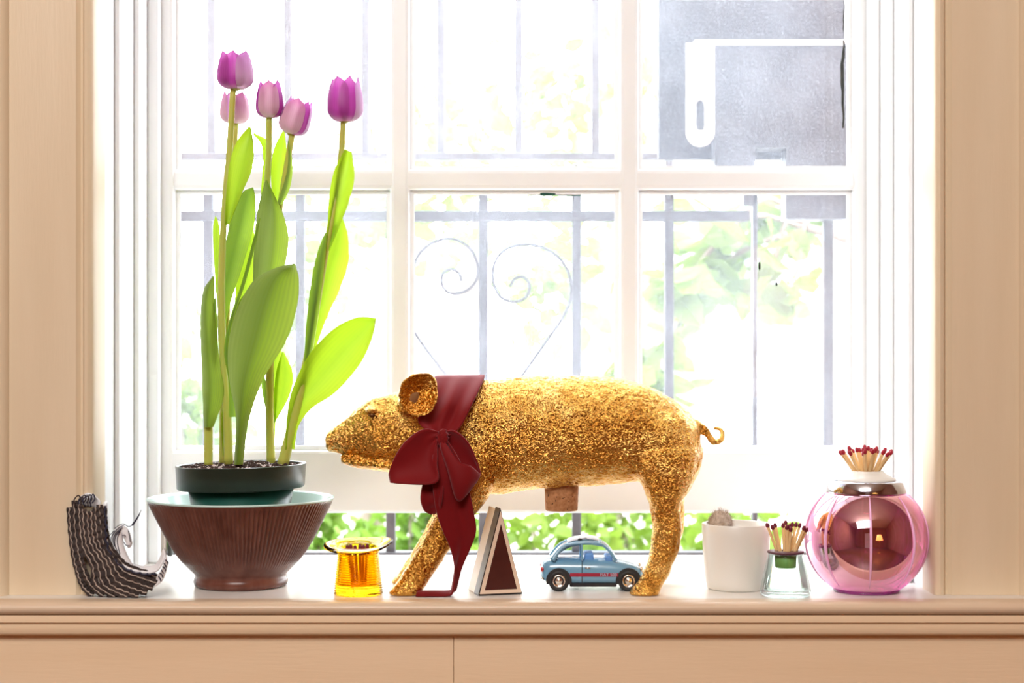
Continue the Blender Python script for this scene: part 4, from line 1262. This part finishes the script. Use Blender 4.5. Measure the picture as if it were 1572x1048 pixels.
# ------------------------------------------------------------------ white pot with a woolly cactus
WY_ = .030
WX = W(1130, 902, WY_).x
wp = thing('ceramic_pot', (WX, WY_, 0), 'small plain white ceramic pot behind the green match bottle', 'pot')
mesh_obj('wall', *lathe([(.0001, .002), (.026, .002), (.0285, 0), (.0300, .0015), (.0315, .008), (.0340, .030), (.0352, .0560), (.0355, .0675), (.0350, .0682), (.0330, .0680), (.0325, .055), (.0310, .03), (.028, .008), (.0001, .006)], 72, (WX, WY_, 0)), M['white_ceramic'], wp)
mesh_obj('potting_soil', *lathe([(.0322, .056), (.02, .058), (.0001, .059)], 40, (WX, WY_, 0)), M['soil'], wp)
cb = Vector((W(1106, 800, WY_).x, WY_, .058))
ca_ = thing('woolly_cactus', cb, 'small round woolly grey-brown cactus peeking out of the white pot', 'cactus')
v, f = ball(cb + Vector((0, 0, .009)), .0125, .0125, .0145, 26, 18)
v = [Vector(p) + (Vector(p) - cb).normalized() * .0010 * noise.noise(Vector(p) * 400) for p in v]
mesh_obj('body', v, f, M['cactus_wool'], ca_)
g = G(); rnd = random.Random(4)
for _ in range(420):
    d = Vector((rnd.gauss(0, 1), rnd.gauss(0, 1), abs(rnd.gauss(0, 1)) - .2)).normalized()
    b = cb + Vector((0, 0, .009)) + Vector((d.x * .0125, d.y * .0125, d.z * .0145))
    e = b + (d + Vector((rnd.uniform(-.6, .6), rnd.uniform(-.6, .6), rnd.uniform(-.3, .6)))) * rnd.uniform(.0015, .0032)
    g.add(*tube([b, e], [.00022, .00008], 3))
o = g.build('spines', M['cactus_wool'], ca_); o['kind'] = 'stuff'

# ------------------------------------------------------------------ green glass match bottle
GBY = -.020
GBX = W(1206, 914, GBY).x
gb = thing('match_bottle', (GBX, GBY, 0), 'small pale green glass bottle, flared at the base, holding matches', 'bottle')
mesh_obj('glass', *lathe([(.0001, 0), (.0225, 0), (.0250, .0015), (.0258, .0045), (.0252, .0085), (.0215, .0250), (.0182, .0400), (.0178, .0425), (.0160, .0425), (.0162, .040), (.0195, .025), (.0225, .010), (.0225, .006), (.0001, .005)], 72, (GBX, GBY, 0)), M['green_glass'], gb)
mesh_obj('striker_disc', *lathe([(.0060, .0428), (.0175, .0428), (.0183, .0434), (.0183, .0448), (.0175, .0453), (.0060, .0453)], 60, (GBX, GBY, 0), closed=True), M['plum'], gb, label='thin dark plum disc on top of the bottle')
mesh_obj('stopper', *lathe([(.0001, .0285), (.0098, .0285), (.0104, .029), (.0112, .0428), (.0060, .0428), (.0058, .031), (.0001, .031)], 40, (GBX, GBY, 0)), M['green_plug'], gb, label='green stopper inside the neck')
tips = [(1178, 806, 3), (1186, 809, -3), (1190, 806, 4), (1202, 806, 0), (1206, 802, 5), (1208, 809, -4), (1212, 808, -2), (1216, 805, 4), (1214, 812, -5), (1222, 805, 3), (1228, 806, 1), (1234, 810, -3), (1238, 813, 0)]
spots = []
for k, (px, py, dy) in enumerate(tips):
    tip = W(px, py, GBY + dy * .0022)
    fx = (px - 1206) / 32
    base = Vector((GBX + fx * .0042, GBY + dy * .0006, .0318))
    d = (tip - base)
    spots.append((tip - d.normalized() * .0405, d))
place_matches(spots, 'red-tipped match fanned out of the green glass bottle', .0395, 'match_plum', 'matches in the green bottle')

# ------------------------------------------------------------------ pink mirrored globe
QY = .012
QX = W(1330, 826, QY).x
QR = .0618
QZ = .0545
gl_ = thing('glass_globe', (QX, QY, 0), 'round pink mirrored glass globe, match holder beside the right casing', 'match holder')
gz = QR * math.cos(math.radians(19))
prof = []
a0, a1 = math.radians(150.5), math.radians(40)
for a in np.linspace(a0, a1, 44):
    prof.append((QR * math.sin(a), QZ + QR * math.cos(a)))
zb = prof[0][1]; rb_ = prof[0][0]
prof = [(.0001, zb + .001), (rb_ * .7, zb + .001)] + prof
prof2 = prof + [(prof[-1][0] * .96, prof[-1][1] + .0005)]
mesh_obj('globe_shell', *lathe(prof2, 96, (QX, QY, 0)), M['globe'], gl_)
for k in range(8):
    th = math.radians(-98 + 45 * k)
    pts = [(QX + (QR + .0002) * math.sin(a) * math.cos(th), QY + (QR + .0002) * math.sin(a) * math.sin(th), QZ + (QR + .0002) * math.cos(a)) for a in np.linspace(math.radians(138), math.radians(43), 30)]
    mesh_obj('glass_rib', *tube(pts, [.0004, .0013, .0015, .0013, .0004], 8), M['globe_rib'], gl_)
mesh_obj('foot_ring', *lathe([(rb_ * .72, .0), (rb_ * 1.04, .0), (rb_ * 1.12, .0012), (rb_ * 1.10, zb + .0015), (rb_ * .95, zb + .0015), (rb_ * .72, zb)], 64, (QX, QY, 0), closed=True), M['globe_base'], gl_, label='magenta glass foot')
zt = prof[-1][1]; rt = prof[-1][0]
mesh_obj('collar', *lathe([(rt * .96, zt - .0005), (rt * 1.02, zt - .0002), (rt * 1.03, zt + .0010), (rt * 1.0, zt + .0050), (rt * .95, zt + .0105), (rt * .925, zt + .0118), (rt * .88, zt + .0122), (.0001, zt + .0122)], 80, (QX, QY, 0)), M['collar_metal'], gl_, label='polished silver collar')
zt += .0122
mesh_obj('match_cup', *lathe([(.0150, zt - .0002), (.0300, zt), (.0295, zt + .0020), (.0240, zt + .0045), (.0185, zt + .0080), (.0170, zt + .0100), (.0150, zt + .0100), (.0140, zt + .001)], 56, (QX, QY, 0)), M['white_ceramic'], gl_, label='white ceramic cup at the top')
ct = zt + .004
rnd = random.Random(8)
spots = []
tipz = zt + .0300
ring = []
for rr_, n_ in ((.0280, 13), (.0195, 9), (.0105, 6), (.002, 2)):
    for k in range(n_):
        ring.append((rr_ * rnd.uniform(.92, 1.06), 2 * PI * (k + rnd.uniform(-.25, .25)) / n_))
for r_, a in ring:
    tip = Vector((QX + r_ * math.cos(a), QY + r_ * math.sin(a), tipz + .0035 * math.cos(min(1, r_ / .028) * PI / 2) + rnd.uniform(-.0025, .0025)))
    b = Vector((QX + r_ * .32 * math.cos(a), QY + r_ * .32 * math.sin(a), ct))
    d = (tip - b)
    spots.append((tip - d.normalized() * .0290, d))
place_matches(spots, 'red-tipped match fanned out on top of the pink globe', .0270, 'match_red', 'matches on the pink globe')

# ------------------------------------------------------------------ curled paper unicorn
UY = -.028
def uy(y): return 770 + (y - 770) * (916 - 770) / (912 - 770) if y > 770 else y
uni = thing('unicorn_sculpture', (W(175, 912, UY).x, UY + .01, 0), 'curled sculpture of ruffled dark paper strips with a white unicorn', 'sculpture')
tops = [(107, 778), (115, 768), (122, 773), (128, 781), (135, 784), (141, 783), (147, 778), (153, 774), (159, 776)]
ends = [(143, 910), (160, 911.5), (178, 912), (197, 912), (213, 911), (226, 906), (235, 899), (241, 891), (243, 883)]
Yd = [.000, -.004, -.007, -.009, -.010, -.010, -.009, -.007, -.004]
for k in range(9):
    (tx, ty), (ex, ey) = tops[k], ends[k]
    s = k / 8
    cxm = tx + 3 + 2 * s
    ctrl = [(tx, ty), (tx + 1.5, ty + 28), (tx + 6 + s * 1, 838 - 6 * s), (tx + 14 + (ex - tx) * .12, 868 - 12 * s), (tx + (ex - tx) * .45, ey - 22 + 6 * s), (tx + (ex - tx) * .75, ey - 7), (ex, ey)]
    if k == 0: ctrl = [(107, 778), (109, 810), (113, 845), (120, 875), (129, 897), (143, 910)]
    if k == 1: ctrl = [(115, 768), (116, 808), (121, 843), (129, 872), (141, 895), (160, 911)]
    path = crom([(a, uy(b), 0) for a, b in ctrl], 48)
    # ribbon body: thickness in the picture plane, width going back
    A3, B3 = [], []
    V, F = [], []
    n = len(path)
    for i, q in enumerate(path):
        t0, t1 = path[max(i-1, 0)], path[min(i+1, n-1)]
        tx_, ty_ = t1[0] - t0[0], t1[1] - t0[1]
        L_ = math.hypot(tx_, ty_); nx, ny = -ty_ / L_, tx_ / L_
        wv = .6 * math.sin(i * 1.35 + k)
        for sgn_, yy in ((-1, UY + Yd[k]), (1, UY + Yd[k]), (1, UY + .008), (-1, UY + .008)):
            p = W(q[0] + nx * (5.0 * sgn_ + wv), q[1] + ny * (5.0 * sgn_ + wv), yy - (.0006 * math.sin(i * 2.1) if yy < UY + .004 else 0))
            p.z = max(p.z, .0004)
            V.append(p)
    for i in range(n - 1):
        for j in range(4):
            j2 = (j + 1) % 4
            F.append((i*4+j, i*4+j2, (i+1)*4+j2, (i+1)*4+j))
    F += [(0, 1, 2, 3), tuple((n-1)*4 + j for j in range(4))]
    stp = mesh_obj('paper_strip', V, F, M['paper_dark'], uni, False)
    edge = []
    for i, q in enumerate(crom(path, 90)):
        p = W(q[0] - 1.0 + .9 * math.sin(i * .95 + k), q[1] + .5 * math.cos(i * .95), UY + Yd[k] - .0006)
        p.z = max(p.z, .0011)
        edge.append(p)
    mesh_obj('pale_edge', *tube(edge, .00062, 6), M['paper_edge'], stp)
# white lining on the inner side of the curl
A = [W(160, 772, UY - .002), W(163, 800, UY - .003), W(164, 830, UY - .004), W(174, 855, UY - .005), W(196, 872, UY - .006), W(222, 879, UY - .006), W(240, 876, UY - .006), W(250, 862, UY - .004), W(254, 850, UY)]
B = [W(163, 768, UY + .010), W(166, 798, UY + .010), W(168, 826, UY + .010), W(180, 850, UY + .010), W(200, 865, UY + .010), W(224, 870, UY + .010), W(240, 866, UY + .010), W(248, 852, UY + .010), W(252, 842, UY + .010)]
v, f, uv = sheet(A, B, 50, 9, 0, .0022)
mesh_obj('white_lining', v, f, M['paper_white'], uni, True, uv)
v, f, uv = sheet([W(243, 882, UY - .008), W(249, 872, UY - .006), W(256, 852, UY - .002)], [W(236, 902, UY - .007), W(250, 890, UY - .004), W(258, 866, UY)], 14, 7, .001, .0012)
cap = mesh_obj('white_flap', v, f, M['paper_white'], uni, True, uv)
for k in range(6):
    x0, y0 = 243 + k * 2.1, 884 - k * 5.0
    pts = [W(x0, y0, UY - .0092 + k * .0009), W(x0 + 3 + (k % 2) * 1.5, y0 + 4, UY - .0090 + k * .0009), W(x0 + 4, y0 + 8 - (k % 3), UY - .0088 + k * .0009)]
    mesh_obj('ink_mark', *tube(crom(pts, 8), .0006, 6), M['ink'], cap)
# dark stitched scallops along the rim
pts = [W(q[0] + 1.5 * math.sin(i * 1.1), q[1] + 1.2 * math.cos(i * 1.1), UY - .0075) for i, q in enumerate(crom([(161, 776, 0), (163, 805, 0), (164, 832, 0), (174, 857, 0), (196, 874, 0), (222, 881, 0), (238, 880, 0)], 70))]
mesh_obj('scalloped_cord', *tube(pts, .0010, 6), M['ink'], uni)
# frizzy top
for k in range(6):
    x0 = 117 + k * 4.5
    pts = [W(x0, 778, UY - .006), W(x0 - 2 + rng.uniform(-2, 2), 768, UY - .008), W(x0 + 3, 759 + rng.uniform(-1, 4), UY - .004), W(x0 + 6, 765, UY - .002), W(x0 + 2, 772, UY - .005)]
    mesh_obj('paper_curl', *tube(crom(pts, 16), .0007, 6), M['ink'] if k % 2 else M['paper_dark'], uni)
v, f, uv = sheet([W(118, 774, UY + .004), W(124, 762, UY + .003), W(134, 757, UY + .002)], [W(152, 780, UY + .004), W(154, 770, UY + .003), W(146, 762, UY + .002)], 12, 9, .002, .0015)
mesh_obj('white_tuft', v, f, M['paper_white'], uni, True, uv)
# the unicorn's neck and head
HYU = UY + .006
def ringp(cx, cy, r, ry, ang_):
    out = []
    for k in range(18):
        a = 2 * PI * k / 18
        u, w_ = r * math.cos(a), ry * math.sin(a)
        p = W(cx + u * math.cos(ang_), cy + u * math.sin(ang_), HYU)
        p.y += w_
        out.append(p)
    return out
head = [(190, 868, 15, .0075, .0), (184, 850, 12, .0070, .15), (181, 834, 10, .0066, .35), (182, 820, 9.5, .0064, .75), (187, 812, 8.5, .006, 1.4), (193, 818, 7, .0052, 2.1), (197, 828, 5.5, .0044, 2.4), (199, 836, 4.6, .004, 2.5), (199.5, 840, 2.0, .002, 2.5)]
uh = mesh_obj('unicorn_head', *loft([ringp(*q) for q in crom(head, 36)]), M['paper_white'], uni, label='white unicorn head with inked mane')
hp = [W(203, 806, HYU - .002), W(208, 799, HYU - .002), W(213, 791, HYU - .002), W(217, 782, HYU - .002)]
mesh_obj('horn', *tube(crom(hp, 12), [.0010, .0009, .0007, .0002], 8), M['ink'], uh, label='thin dark horn')
for pts in ([(203, 806), (197, 808), (190, 804), (183, 806), (176, 811)], [(190, 806), (180, 812), (172, 822), (170, 832), (174, 842)], [(188, 809), (178, 818), (174, 828), (176, 838)], [(186, 812), (178, 822), (176, 834), (180, 846)],
            [(184, 815), (180, 826), (181, 838), (184, 850)], [(176, 814), (168, 822), (165, 829), (169, 828)], [(172, 836), (176, 848), (181, 858), (186, 862)], [(197, 814), (199, 824), (200, 832)], [(190, 832), (194, 837), (199, 837)], [(188, 822), (191, 821), (193, 823)]):
    mesh_obj('ink_line', *tube(crom([W(x, y, HYU - .0072) for x, y in pts], 16), .00042, 5), M['ink'], uh)
